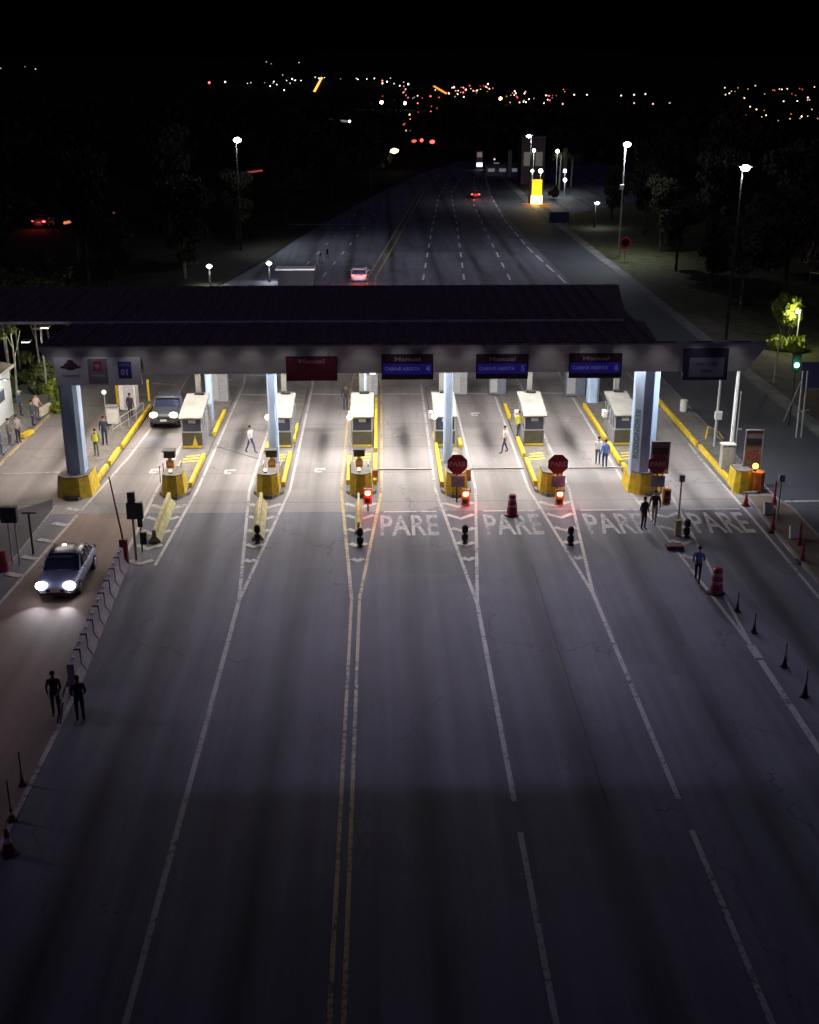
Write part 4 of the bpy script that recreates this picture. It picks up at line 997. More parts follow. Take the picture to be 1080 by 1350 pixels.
for yy in (-3.5, 0.5, 4.0):
    f = obj('window', box(W/2+0.01, yy, 1.8, 0.06, 1.3, 0.9), M_WHITE, t); obj('pane', box(W/2+0.05, yy, 1.8, 0.02, 1.1, 0.7), M_CABGLASS, f)

for yy in (-2.0, 3.0):
    f = obj('added_wall_lamp', box(W/2+0.5, yy, 3.15, 0.9, 0.12, 0.1, 0.02), M_GREY, t)  # lamps added to brighten the white wall
    add_light('added_wall_glow', 'AREA', f, (W/2+0.85, yy, 3.05), 60, (0.85, 0.93, 1.0), 0.3, (0, R(38), 0))
def leaf_crown(name, n, rx, rz, m, parent, seed, leaf=0.28, blobs=9, flat=False, z0=0):
    rd = random.Random(seed); bm = bmesh.new()
    bl = []
    for i in range(blobs):
        a = rd.uniform(0, 6.28); r = rd.uniform(0.15, 0.75)*rx; z = z0+rd.uniform(0.1, 1.0)*rz
        k = 1-0.5*abs((z-z0)/rz-0.45)
        bl.append((r*math.cos(a)*k, r*math.sin(a)*k, z, rd.uniform(0.28, 0.5)*rx))
    for i in range(n):
        cx, cy, cz, br = bl[i % blobs]
        u = Vector((rd.gauss(0, 1), rd.gauss(0, 1), rd.gauss(0, 1))).normalized()*br*(rd.random()**0.35)
        p = Vector((cx+u.x, cy+u.y, cz+u.z*0.75))
        q = Euler((rd.uniform(0, 3.1), rd.uniform(0, 3.1), rd.uniform(0, 6.2))).to_matrix()
        s = leaf*rd.uniform(0.6, 1.3)
        vs = [bm.verts.new(p+q @ Vector(c)) for c in ((-s, 0, 0), (0, -s*0.45, 0), (s, 0, s*0.12), (0, s*0.45, 0))]
        bm.faces.new(vs)
    return obj(name, bm, m, parent), bl
def make_tree(label, seed, rx=3.4, rz=6.0, h0=2.6, m=M_LEAF, n=2600, bark=M_BARK, leaf=0.3):
    t = thing('roadside_tree', label, 'tree', (0, 0, 0), 0, 'trees along the road')
    o, bl = leaf_crown('crown', n, rx, rz, m, t, seed, leaf=leaf, z0=h0)
    bm = bmesh.new(); T(bm, (0, 0, -0.1), (0.1, 0, h0+rz*0.35), 0.24, 0.13, 8)
    for (x, y, z, r) in bl[:7]: T(bm, (0.06, 0, h0+rz*0.1), (x, y, z), 0.09, 0.03, 6)
    obj('trunk', bm, bark, t); return t
protos = [make_tree('x', 1, 3.6, 6.5), make_tree('x', 2, 4.4, 7.5, 3, M_LEAFRED, 3200), make_tree('x', 3, 2.8, 5.0, 2, M_LEAF, 2200), make_tree('x', 4, 3.8, 8.0, 3.2, M_LEAFRED, 3000)]
TP = [(33.5, 84, 0, 1.0), (38, 92, 1, 1.1), (34.5, 112, 3, 0.85), (40, 116, 1, 1.15), (35.5, 126, 2, 1.0), (44, 104, 0, 1.3), (34.5, 138, 1, 0.8), (41, 140, 3, 1.1), (36.5, 155, 0, 1.0), (47, 128, 3, 1.4), (38, 172, 1, 1.0), (45, 160, 0, 1.3), (52, 150, 1, 1.4), (37.0, 192, 2, 1.1), (44, 186, 3, 1.2), (53, 180, 3, 1.5), (46, 205, 0, 1.2),
      (-27, 118, 0, 1.0), (-22, 134, 2, 1.0), (-32, 130, 3, 1.2), (-25, 150, 1, 1.0), (-20, 168, 0, 1.0), (-30, 172, 3, 1.3), (-15, 192, 2, 1.2), (-24, 200, 1, 1.3), (-9, 222, 0, 1.2), (-18, 236, 3, 1.4), (-38, 150, 0, 1.4), (-40, 190, 1, 1.5), (-2, 250, 1, 1.3), (-36, 112, 1, 1.2)]
kinds = ['dense dark tree', 'wide brownish tree', 'small dark bushy tree', 'tall brownish tree']
used = set()
ords = ['first', 'second', 'third', 'fourth', 'fifth', 'sixth', 'seventh', 'eighth', 'ninth', 'tenth']
cnt = {}
for (x, y, k, s) in TP:
    side = 'right' if x > 0 else 'left'
    key = (side, k); cnt[key] = cnt.get(key, 0)+1
    lab = f'{kinds[k]} {side} of the far road, {ords[cnt[key]-1]} of its kind going away'
    if k not in used: o = protos[k]; o.location = (x, y, -0.05); o['label'] = lab; used.add(k)
    else: o = dup(protos[k], (x, y, -0.05), random.uniform(0, 6), lab)
    o.rotation_euler = (0, 0, random.uniform(0, 6)); o.scale = (s, s, s)
# slender pale trunks left of the canopy
t0 = None
spots = [(-25.2, 79.5), (-26.3, 82.0), (-24.6, 84.0), (-27.4, 85.5), (-25.6, 88.0), (-24.4, 91.0), (-28.0, 90), (-26.6, 94), (-29.6, 86)]
for i, (x, y) in enumerate(spots):
    lab = 'slender pale trunked tree in the lit clump beside the white building, '+ords[i]+' from the front'
    if t0 is None:
        t0 = thing('slender_tree', lab, 'tree', (x, y, 0), 0, 'slender trees beside the white building')
        bm = bmesh.new(); T(bm, (0, 0, -0.1), (0.15, 0.05, 3.0), 0.09, 0.07, 8); T(bm, (0.15, 0.05, 3.0), (0.05, 0.1, 7.0), 0.07, 0.03, 8)
        T(bm, (0.15, 0.05, 3.2), (0.7, 0.2, 5.2), 0.035, 0.015, 6); T(bm, (0.1, 0.05, 4.0), (-0.5, 0.1, 5.8), 0.03, 0.012, 6)
        obj('trunk', bm, M_BARKPALE, t0)
        leaf_crown('crown', 900, 1.5, 3.2, M_LEAFMID, t0, 44, leaf=0.2, blobs=7, z0=4.6); o = t0
    else: o = dup(t0, (x, y, 0), i*1.3, lab)
    o.scale = (1, 1, random.uniform(0.8, 1.1))
def shrub(x, y, s, m, label, name='shrub', cat='shrub', group=None, seed=5, n=1200, h=1.3, r=0.9):
    t = thing(name, label, cat, (x, y, 0), 0, group)
    leaf_crown('foliage', n, r*s, h*s, m, t, seed, leaf=0.14*s, blobs=7, z0=0.05)
    bm = bmesh.new()
    for q in range(4): T(bm, (0, 0, 0), (0.3*s*math.cos(q*1.6), 0.3*s*math.sin(q*1.6), h*s*0.7), 0.03, 0.012, 5)
    obj('stem', bm, M_BARK, t); return t
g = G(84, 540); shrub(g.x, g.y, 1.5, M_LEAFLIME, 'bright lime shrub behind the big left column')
for i, (x, y) in enumerate(((-24.0, 82.5), (-25.6, 85.5), (-26.8, 80.8), (-24.4, 88.2), (-28.3, 83.2))):
    shrub(x, y, 1.5, M_LEAFMID, 'low green bush in the lit clump beside the white building, '+ords[i]+' one', 'bush', 'bush', 'low bushes beside the white building', seed=10+i, n=1000)
t = thing('garden_lamp', 'lamp post hidden in the clump beside the white building', 'lamp', (-22.9, 79.0, 0.05))
obj('post', tube((0, 0, 0), (0, 0, 5.2), 0.06), M_STEEL, t); obj('head', box(-0.2, 0, 5.25, 0.6, 0.25, 0.12, 0.03), M_GREY, t)
add_light('garden_glow', 'SPOT', t, (-0.3, 0, 5.1), 420, (0.9, 1.0, 0.75), 0.2, (0, R(30), 0), spot=150)
# bench kerb block beside people
g = G(66, 545); t = thing('kerb_block', 'pale low block on the left pavement beside the man in white', 'block', (g.x-0.3, g.y, 0.05), R(80))
obj('body', box(0, 0, 0.22, 2.2, 0.45, 0.44, 0.04), mat('pale_block', (0.6, 0.55, 0.42), 0.7), t)
g = G(36, 575); t = thing('yellow_step', 'small yellow step block on the left pavement', 'block', (g.x, g.y, 0.05), R(75))
obj('body', box(0, 0, 0.12, 1.2, 0.35, 0.24, 0.03), M_YELLOW, t)
t = thing('pavement_kerb', 'long low kerb along the left pavement', 'kerb', (-22.62, 75, 0)); obj('kerb', box(0, 0, 0.07, 0.14, 41, 0.14, 0.01), M_KERB, t)

# lit lime foliage, lamp, signal and trestle at the right
g = G(1034, 462)
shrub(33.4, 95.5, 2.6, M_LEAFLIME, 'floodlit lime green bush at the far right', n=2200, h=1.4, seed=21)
t = thing('street_lamp', 'short lit lamp post standing in the lime green bush', 'street lamp', (34.2, 95.0, 0))
obj('post', tube((0, 0, 0), (0, 0, 3.3), 0.06), M_STEEL, t); obj('head', box(-0.15, 0, 3.35, 0.55, 0.25, 0.12, 0.03), M_GREY, t)
obj('lens', ball((-0.2, -0.1, 3.22), 0.16, (1, 1, 0.8)), E_WHITE, t, smooth=True)
add_light('lamp_glow', 'POINT', t, (-0.6, -0.8, 3.0), 300, (0.95, 1.0, 0.6), 0.2)
t = thing('traffic_light', 'lit green signal on a dark post at the right edge', 'traffic light', (25.65+3.2, 72.5, 0))
gz = V(1050, 481, 72.5); t.location.x = gz.x
obj('post', tube((0, 0.1, 0), (0, 0.1, gz.z-0.4), 0.06), M_DARK, t); hd = obj('housing', box(0, 0.05, gz.z+0.15, 0.5, 0.25, 1.1, 0.04), M_DARK, t)
obj('lens', ball((0, -0.1, gz.z), 0.17, (1, 0.5, 1)), E_GREEN, hd, smooth=True)
add_light('signal_glow', 'POINT', t, (0, -0.5, gz.z), 18, (0.15, 1.0, 0.5), 0.1)
t = thing('trestle', 'pale trestle of thin leaning poles under the green signal', 'trestle', (26.6, 70.5, 0))
bm = bmesh.new()
o3 = Vector((26.6, 70.5, 0))
def pp(px, py, pt_x, pt_y, r):
    a = G(px, py); b_ = V(pt_x, pt_y, 70.3 if pt_y < 500 else 70.6); T(bm, a-o3, b_-o3, r)
pp(1049.5, 577, 1058.7, 489, 0.05); pp(1056, 577, 1065, 489, 0.05); pp(1033, 556, 1056, 503, 0.04)
T(bm, (-0.5, -0.2, 1.6), (0.0, -0.2, 1.7), 0.03)
obj('poles', bm, M_STEEL, t)
t = thing('wooden_post', 'thin pale post on the dark verge left of the green signal', 'post', (28.9, 84, 0)); obj('post', tube((0, 0, 0), (0.1, 0, 3.4), 0.08, 0.06), M_BARKPALE, t)
t = thing('blue_board', 'dark blue board wall behind the green signal', 'board', (32.5, 80, 0), R(-8))
obj('panel', box(0, 0, 1.5, 6, 0.15, 1.8), mat('dark_blue_board', (0.03, 0.03, 0.1), 0.6), t); obj('post', T(tube((-2.6, 0.12, 0), (-2.6, 0.12, 2.4), 0.07), (2.6, 0.12, 0), (2.6, 0.12, 2.4), 0.07), M_DARK, t)
# round red and white road sign at the verge by the first mast
g = G(823, 345); t = thing('round_sign', 'small round red rimmed road sign by the tall lamp mast', 'road sign', (g.x, g.y, 0))
obj('post', tube((0, 0.03, 0), (0, 0.03, 2.6), 0.05), M_STEEL, t)
bm = bmesh.new(); T(bm, (0, 0, 2.3), (0, -0.03, 2.3), 0.75, 0.75, 24); f = obj('face', bm, mat('sign_red_rim', (0.5, 0.05, 0.07), 0.5, emit=(0.5, 0.05, 0.08), es=0.05), t)
bm = bmesh.new(); T(bm, (0, -0.031, 2.3), (0, -0.04, 2.3), 0.48, 0.48, 24); obj('centre', bm, M_SIGNDARK, f)

# ------------------------------------------------------------------ lamp masts and lamps
def mast(x, y, h, label, e, lensr=0.42, arm=0.6, col=(0.9, 0.95, 1.0), name='lamp_mast', light=True, spot=140, box_at=None, tilt=(0, 0, 0), pm=None, glow=60):
    t = thing(name, label, 'lamp post', (x, y, 0))
    obj('pole', tube((0, 0, 0), (0.05, 0, h), 0.14, 0.07, 12), pm or M_GREY2, t)
    hd = obj('head', B(box(arm*0.4, 0, h+0.12, abs(arm)+0.5, 0.5, 0.16, 0.03), 0, 0, h, 0.2, 0.2, 0.3), M_GREY, t)
    obj('lens', ball((arm*0.4, -0.12, h+0.0), lensr, (1.1, 0.8, 0.75)), E_COOL, hd, smooth=True)
    if box_at: obj('junction_box', box(-0.12, -0.15, box_at, 0.5, 0.3, 0.6, 0.03), M_WHITE, t)
    if light: add_light('lens_glow', 'POINT', hd, (arm*0.4, -0.12-lensr*1.2, h-lensr), glow, col, 0.15, (0, 0, 0))
    if light: add_light('mast_glow', 'SPOT', t, (arm*0.4, -0.1, h-0.6), e, col, 0.3, tilt, spot=spot, blend=0.8)
    return t
mast(29.8, 148.8, 13.6, 'tall lit lamp mast at the right verge beside the round sign', 6500, glow=900, pm=M_STEEL, box_at=8.6, tilt=(0, R(28), 0))
mast(29.7, 99.6, 14.2, 'tall lit lamp mast standing among the dark trees at the far right', 700, glow=250, tilt=(0, R(25), 0), lensr=0.36)
mast(-18.3, 157, 13.8, 'tall lit lamp mast alone in the dark left of the far road', 4500, glow=600, tilt=(0, R(-42), 0), spot=110, lensr=0.45, pm=M_GREY2)
mast(-34.5, 38.5, 12.8, 'tall lamp mast left of the approach, out past the brown lane', 3600, tilt=(0, R(-36), 0), spot=80, col=(0.95, 0.80, 1.0))
mast(25.5, 38.0, 13.0, 'tall lamp mast right of the approach near the staked cones', 900, tilt=(0, R(28), 0), spot=120, arm=-0.6, col=(0.75, 0.78, 1))
mast(26.9, 218.4, 11.6, 'tall lit lamp mast above the yellow totem', 2500, glow=300, lensr=0.36, arm=-1.0)
mast(32.3, 181, 3.6, 'short lit lamp post on the verge below the totem', 250, lensr=0.3, name='lamp_post')
mast(-18.66, 129.6, 2.0, 'low lit lamp at the left verge, yellowish, further from the far road', 260, lensr=0.28, arm=0.1, name='lamp_post', col=(1, 1, 0.8))
mast(-12.3, 131.0, 2.1, 'low lit lamp beside the left edge of the far road', 260, lensr=0.28, arm=0.1, name='lamp_post')
# small white roofed shelter behind the canopy at the left of the far road
g = G(400, 374); t = thing('shelter', 'low pale roofed shelter just above the canopy roof beside the far road', 'shelter', (-9.2, 128.5, 0))
obj('roof', box(0, 0, 1.9, 4.2, 2.2, 0.15, 0.02), M_WHITE, t); obj('wall', box(0, 0.6, 0.9, 3.9, 0.9, 1.8), mat('shelter_wall', (0.012, 0.012, 0.015), 0.8), t)
for i, (px, py) in enumerate(((410, 372), (416, 356), (423, 347), (432, 341))):
    g = G(px, py); t = thing('dark_bollard', 'small dark bollard left of the red lit car, '+ords[i]+' from the canopy', 'bollard', (g.x, g.y, 0), 0, 'dark bollards on the far road')
    obj('body', lathe([(0.25, 0), (0.16, 0.3), (0.1, 1.1), (0.04, 1.2)], 10), M_DARK, t)

# ------------------------------------------------------------------ far right service area
t = thing('totem_sign', 'glowing yellow totem sign at the far right of the far road', 'sign', (27.9, 215.6, 0))
obj('panel', box(0, 0, 3.0, 1.75, 0.5, 2.7, 0.05), E_TOTEM, t); obj('lit_base', box(0, 0, 0.9, 1.95, 0.6, 1.5, 0.05), E_TOTEMHOT, t)
obj('plinth', box(0, 0, 0.08, 5.5, 1.2, 0.16, 0.03), M_ORANGE, t)
add_light('totem_glow', 'POINT', t, (0, -1.8, 1.2), 420, (1.0, 0.5, 0.06), 0.4)
def block(name, label, cat, x, y, sx, sy, h, m_, lit=None, roof=True):
    t = thing(name, label, cat, (x, y, 0))
    w_ = obj('wall', box(0, 0, h/2, sx, sy, h), m_, t)
    if roof: obj('roof', box(0, 0, h+0.1, sx+0.4, sy+0.4, 0.2), M_ROOF, t)
    n = max(1, int(sx/2.2))
    for i in range(n):
        f = obj('window', box(-sx/2+sx*(i+0.5)/n, -sy/2-0.01, h*0.55, sx/n*0.6, 0.06, h*0.3), lit or M_GLASS, t)
    return t
M_PINKW = mat('pinkish_wall', (0.16, 0.11, 0.11), 0.8, var=0.1, scale=0.5)
block('service_station', 'pinkish walled building behind the yellow totem', 'building', 32.5, 262, 5.0, 6, 9.5, M_PINKW, emat('dim_window', (1, 0.8, 0.6), 0.05))
block('low_shed', 'long low pale shed left of the totem in the distance', 'building', 25.0+6, 285, 13, 5, 2.4, mat('pale_shed', (0.4, 0.4, 0.4), 0.7), emat('shed_window', (0.9, 0.95, 1.0), 0.12))
for (px, py, pt, lab, col) in ((632, 219, 199, 'short white lit pylon far left of the totem', (1, 0.95, 0.9)), (654, 225, 214, 'small white lit box beside the long shed', (0.95, 0.97, 1)), (672, 228, 198, 'tall pale grey pillar behind the shed', None), (691, 222, 199, 'second pale pillar nearer the totem mast', None), (744, 232, 195, 'pale pillar beside the lit palm', None)):
    b_ = G(px, py+4 if py < 225 else py+6); zt = V(px, pt, b_.y).z
    t = thing('pylon', lab, 'pylon', (b_.x, b_.y, 0), 0, 'pylons of the far service area')
    obj('body', box(0, 0, zt/2, 0.9 if col is None else 1.6, 0.8, zt, 0.05), M_GREY if col is None else M_WHITE, t)
    if col:
        obj('lamp_panel', box(0, -0.42, zt*0.25, 1.4, 0.06, 0.9), emat('pylon_glow', (1, 0.97, 0.93), 2.5), t)
        obj('upper_panel', box(0, -0.42, zt*0.8, 1.2, 0.06, 1.1), mat('dim_red_up', (0.3, 0.1, 0.12), 0.5, emit=(0.5, 0.3, 0.35), es=0.35), t)
# lit lamps of the service area
for (px, py, z, r, lab) in ((713, 226, 4.0, 0.42, 'bright white lamp right above the yellow totem'), (702, 226, 4.0, 0.3, 'smaller white lamp left above the yellow totem'), (745, 226, 4.2, 0.32, 'white lamp on a post under the lit palm, upper'), (745, 238, 3.0, 0.34, 'white lamp on a post under the lit palm, lower'), (704, 199, 9.0, 0.3, 'white lamp at the corner of the pinkish building'), (735, 200, 7.5, 0.36, 'greenish white lamp beside the palm crown')):
    p = G(px, py, z); t = thing('yard_lamp', lab, 'lamp', (p.x, p.y, 0), 0, 'yard lamps of the far service area')
    obj('post', tube((0, 0, 0), (0, 0, z), 0.06), M_STEEL, t); obj('lens', ball((0, 0, z+0.1), r), E_WHITE, t, smooth=True)
    add_light('yard_glow', 'POINT', t, (0, -1.0, z-0.3), 160, (0.9, 1.0, 0.92), 0.3)
for (px, py, lab) in ((610+125, 243, 'parked car near the totem'),):
    pass
def palm(x, y, h, label, m_):
    t = thing('palm_tree', label, 'palm', (x, y, 0)); bm = bmesh.new(); T(bm, (0, 0, 0), (0.2, 0, h), 0.2, 0.13, 8); obj('trunk', bm, M_BARKPALE, t)
    rd = random.Random(3); bm = bmesh.new()
    for i in range(22):
        a = i*2.4; up = rd.uniform(0.1, 1.0); L = rd.uniform(1.8, 2.6); pr = None
        for s in range(7):
            u = s/6; p = Vector((math.cos(a)*L*u, math.sin(a)*L*u, h+L*(up*u-1.1*u*u)))
            if pr is not None:
                d = (p-pr).normalized(); sd = d.cross(Vector((0, 0, 1))).normalized()
                for k in range(3):
                    q = pr.lerp(p, k/3)
                    for sg in (-1, 1):
                        e = q+sd*sg*0.55*(1-u*0.6)+d*0.2-Vector((0, 0, 0.18)); vs = [bm.verts.new(v_) for v_ in (q, q+d*0.09, e)]; bm.faces.new(vs)
            pr = p
    obj('crown', bm, m_, t); return t
b_ = G(737, 250); palm(b_.x, b_.y, 7.0, 'palm tree lit pale green beside the yellow totem', M_LEAFMID)
b_ = G(752, 250); palm(b_.x+1, b_.y+6, 6.2, 'second, dimmer palm tree right of the lit palm', M_LEAFMID)
shrub(G(716, 268).x+3.2, G(716, 262).y, 1.6, M_LEAF, 'round dark bush right of the yellow totem', seed=31)
b_ = G(720, 300)
t = thing('notice_board', 'dark blue notice board on the verge below the totem', 'sign', (G(762, 305).x-2, 182, 0))
obj('panel', box(0, 0, 1.4, 3.0, 0.12, 1.6), mat('navy_board', (0.02, 0.02, 0.07), 0.5), t); obj('post', T(tube((-1.2, 0.1, 0), (-1.2, 0.1, 1.5), 0.05), (1.2, 0.1, 0), (1.2, 0.1, 1.5), 0.05), M_STEEL, t)

# ------------------------------------------------------------------ vehicles
def loft(sections, closed=True):
    """sections: list of (y, [(x, z)...]) half profiles from bottom centre to top centre; mirrored"""
    bm = bmesh.new(); rows = []
    for y, pr in sections:
        full = [(x, z) for x, z in pr]+[(-x, z) for x, z in reversed(pr) if abs(x) > 1e-5]
        rows.append([bm.verts.new((x, y, z)) for x, z in full])
    n = len(rows[0])
    for a, b_ in zip(rows, rows[1:]):
        for i in range(n): bm.faces.new((a[i], a[(i+1) % n], b_[(i+1) % n], b_[i]))
    bm.faces.new(rows[0]); bm.faces.new(rows[-1][::-1]); return bm
def subdiv(o, lv=1):
    md = o.modifiers.new('smooth', 'SUBSURF'); md.levels = lv; md.render_levels = lv
def make_car(label, paint_m, kind='sedan', head=None, tail=None, rz=0, loc=(0, 0, 0), glow=True, scale=1.0):
    """front points to -Y"""
    t = thing('pickup_truck' if kind == 'pickup' else 'car', label, 'pickup' if kind == 'pickup' else 'car', loc, rz); t.scale = (scale,)*3
    L = {'sedan': 4.5, 'hatch': 3.9, 'pickup': 5.1}[kind]; W2 = 0.89 if kind != 'pickup' else 0.95
    zb = 0.22 if kind != 'pickup' else 0.38; belt = 0.93 if kind != 'pickup' else 1.15; hood = 0.80 if kind != 'pickup' else 1.10
    def sec(y, wf, zt, zlow=zb, crown=0.03):
        w_ = W2*wf
        return (y, [(0, zlow), (w_*0.86, zlow), (w_*0.98, zlow+0.14), (w_, (zlow+zt)/2), (w_*0.965, zt-0.08), (w_*0.86, zt), (w_*0.4, zt+crown), (0, zt+crown)])
    deck = belt+0.02 if kind == 'sedan' else belt
    h = L/2
    S_ = [sec(-h, 0.70, hood-0.22, zb+0.1), sec(-h+0.08, 0.84, hood-0.12, zb+0.02), sec(-h+0.35, 0.96, hood), sec(-h+0.9, 1.0, hood+0.06), sec(-h+1.25, 1.0, belt), sec(0, 1.0, belt), sec(h-1.0, 1.0, deck), sec(h-0.35, 0.97, deck), sec(h-0.08, 0.88, deck-0.08), sec(h, 0.76, deck-0.2, zb+0.1)]
    o = obj('body', loft(S_), paint_m, t, smooth=True); subdiv(o)
    roof = 1.44 if kind != 'pickup' else 1.78
    ya, yb, yc, yd = {'sedan': (-h+1.15, -0.55+0.1, 0.85, h-0.55), 'hatch': (-h+1.05, -0.45, 1.15, h-0.12), 'pickup': (-h+1.35, -0.75, 0.45, 0.85)}[kind]
    def cs(y, z, wf): w_ = W2*wf; return (y, [(0, belt-0.06), (w_, belt-0.06), (w_*0.99, belt), (w_-(z-belt)*0.20, max(z-0.05, belt+0.005)), (w_*0.8-(z-belt)*0.1, z), (0, z+0.02)])
    gh = loft([cs(ya, belt+0.01, 0.9), cs(ya+0.25, belt+(roof-belt)*0.34, 0.92), cs(yb, roof-0.04, 0.95), cs((yb+yc)/2, roof, 0.96), cs(yc, roof-0.02, 0.95), cs(yd-(yd-yc)*0.3, belt+(roof-belt)*0.38, 0.92), cs(yd, belt+0.01, 0.9)])
    g_ = obj('window', gh, M_GLASS, t, smooth=False)
    # roof skin and pillars
    ws = W2*0.80; subdiv(g_)
    rows = []
    for q in range(7):
        u = q/6; y = yb-0.12+(yc-yb+0.26)*u; e = 1-(2*u-1)**2; z = roof-0.05+0.09*e**0.6
        wq = ws*(0.93+0.07*e)
        rows.append((y, [(0, z-0.05), (wq*0.97, z-0.075), (wq, z-0.05), (wq*0.95, z-0.015), (wq*0.6, z+0.012), (0, z+0.022)]))
    rb = loft(rows)
    obj('roof', rb, P_ROOF if kind == 'sedan' else paint_m, t, smooth=True)
    for sx in (-1, 1):
        pl = bmesh.new(); T(pl, (sx*W2*0.93, ya+0.1, belt), (sx*ws, yb+0.02, roof+0.01), 0.035, 0.03, 6); T(pl, (sx*W2*0.95, (yb+yc)/2+0.1, belt), (sx*ws, (yb+yc)/2+0.05, roof+0.01), 0.04, 0.035, 6); T(pl, (sx*W2*0.93, yd-0.1, belt), (sx*ws, yc, roof+0.01), 0.045, 0.035, 6)
        obj('pillar', pl, paint_m, t)
        mr = bmesh.new(); S(mr, (sx*(W2+0.1), ya+0.35, belt+0.08), 0.1, (1.1, 0.6, 0.7), 1); obj('mirror', mr, paint_m, t)
        lx = sx*W2*0.66
        hb = ball((lx, -h+0.14, hood-0.13), 0.24, (1.15, 0.8, 0.8)); hd = obj('headlight', hb, head or M_STEEL, t, smooth=True)
        tb = ball((sx*W2*0.72, h-0.08, deck-0.15), 0.13, (1.4, 0.5, 0.7)); obj('taillight', tb, tail or M_BRICKRED, t, smooth=True)
        for yy in (-h+0.82, h-0.86):
            rr = 0.32 if kind != 'pickup' else 0.38
            wh = obj('wheel', T(bmesh.new(), (sx*(W2-0.2), yy, rr), (sx*(W2+0.015), yy, rr), rr, rr, 20), M_DARK, t)
            obj('rim', T(bmesh.new(), (sx*(W2+0.016), yy, rr), (sx*(W2+0.03), yy, rr), rr*0.62, rr*0.55, 14), M_STEEL, wh)
    obj('grille', box(0, -h+0.02, hood-0.3, 0.8, 0.08, 0.16, 0.02), M_DARK, t)
    obj('number_plate', box(0, -h-0.02, zb+0.28, 0.42, 0.03, 0.13), M_WHITE, t)
    obj('bumper', box(0, -h+0.02, zb+0.14, W2*1.5, 0.16, 0.14, 0.04), M_DARK, t)
    if kind == 'pickup':
        bd = bmesh.new(); B(bd, 0, h-1.15, belt+0.03, W2*1.7, 1.9, 0.03); obj('bed_cover', bd, M_DARK, t)
    if head and glow:
        for sx in (-1, 1):
            add_light('headlight_beam', 'SPOT', t, (sx*W2*0.66, -h-0.16, hood-0.15), 170, (0.88, 0.9, 1.0), 0.06, (R(-66), 0, 0), spot=75, blend=1.0)
    if tail:
        add_light('taillight_glow', 'POINT', t, (0, h+0.5, deck-0.1), 60, (1.0, 0.06, 0.05), 0.1)
    return t
P_ROOF = mat('dark_blue_roof_paint', (0.02, 0.022, 0.06), 0.3, 0.3, var=0.05, spec=0.6)
P_SILVER = mat('silver_blue_paint', (0.42, 0.43, 0.64), 0.4, 0.1, var=0.05, spec=0.6)
P_DARK = mat('dark_slate_paint', (0.07, 0.08, 0.10), 0.35, 0.3, var=0.05, spec=0.6)
P_WHITE = mat('white_car_paint', (0.24, 0.20, 0.21), 0.4, 0.0, var=0.05)
a = G(67, 792); b_ = G(110, 728)
car = make_car('silver blue sedan with bright headlights driving down the brown left lane', P_SILVER, 'sedan', E_HEAD, None, R(0.5), (-14.05, 48.6, 0))
bl_ = bmesh.new(); S(bl_, (-0.18, 0.55, 1.5), 0.1, (1.3, 1, 0.5), 1)
obj('roof_bright_spot', bl_, emat('roof_spot_emission', (0.95, 0.97, 1), 3), car)  # added glowing blob paints a bright spot on the car roof
a = G(217, 566)
make_car('dark slate pickup with warm headlights waiting beside the leftmost booth', P_DARK, 'pickup', E_WARMHEAD, None, R(-1), (-13.85, 75.1, 0), glow=True)
def away(px, py, label, m_, kind='hatch', rz=180, tail=E_RED, s=1.0):
    g = G(px, py); return make_car(label, m_, kind, None, tail, R(rz), (g.x, g.y+2.0, 0), scale=s)
away(474, 373, 'white car with bright red tail lights just beyond the canopy roof', P_WHITE, rz=178)
g = G(474, 373)
t = thing('light_bar', 'x', 'x') if False else None
away(628, 262, 'distant car with red tail lights on the right of the far road', P_DARK, rz=176)

# fix: glowing tail strip on the white car is its high brake lamp
# distant vehicles seen by their lamps
for (px, py, lab) in ((57, 299, 'dark car with two red tail lights far away in the left darkness'), (310, 229, 'dark car with red tail lights far away below the left mast'), (556, 190, 'dark car with red tail lights far up the road, lower one'), (566, 190, 'dark car with red tail lights far up the road, right one')):
    g = G(px, py); s = 1.0
    make_car(lab, P_DARK, 'hatch', None, E_RED, R(180), (g.x, g.y, terrain(g.x, g.y)), scale=1.35)

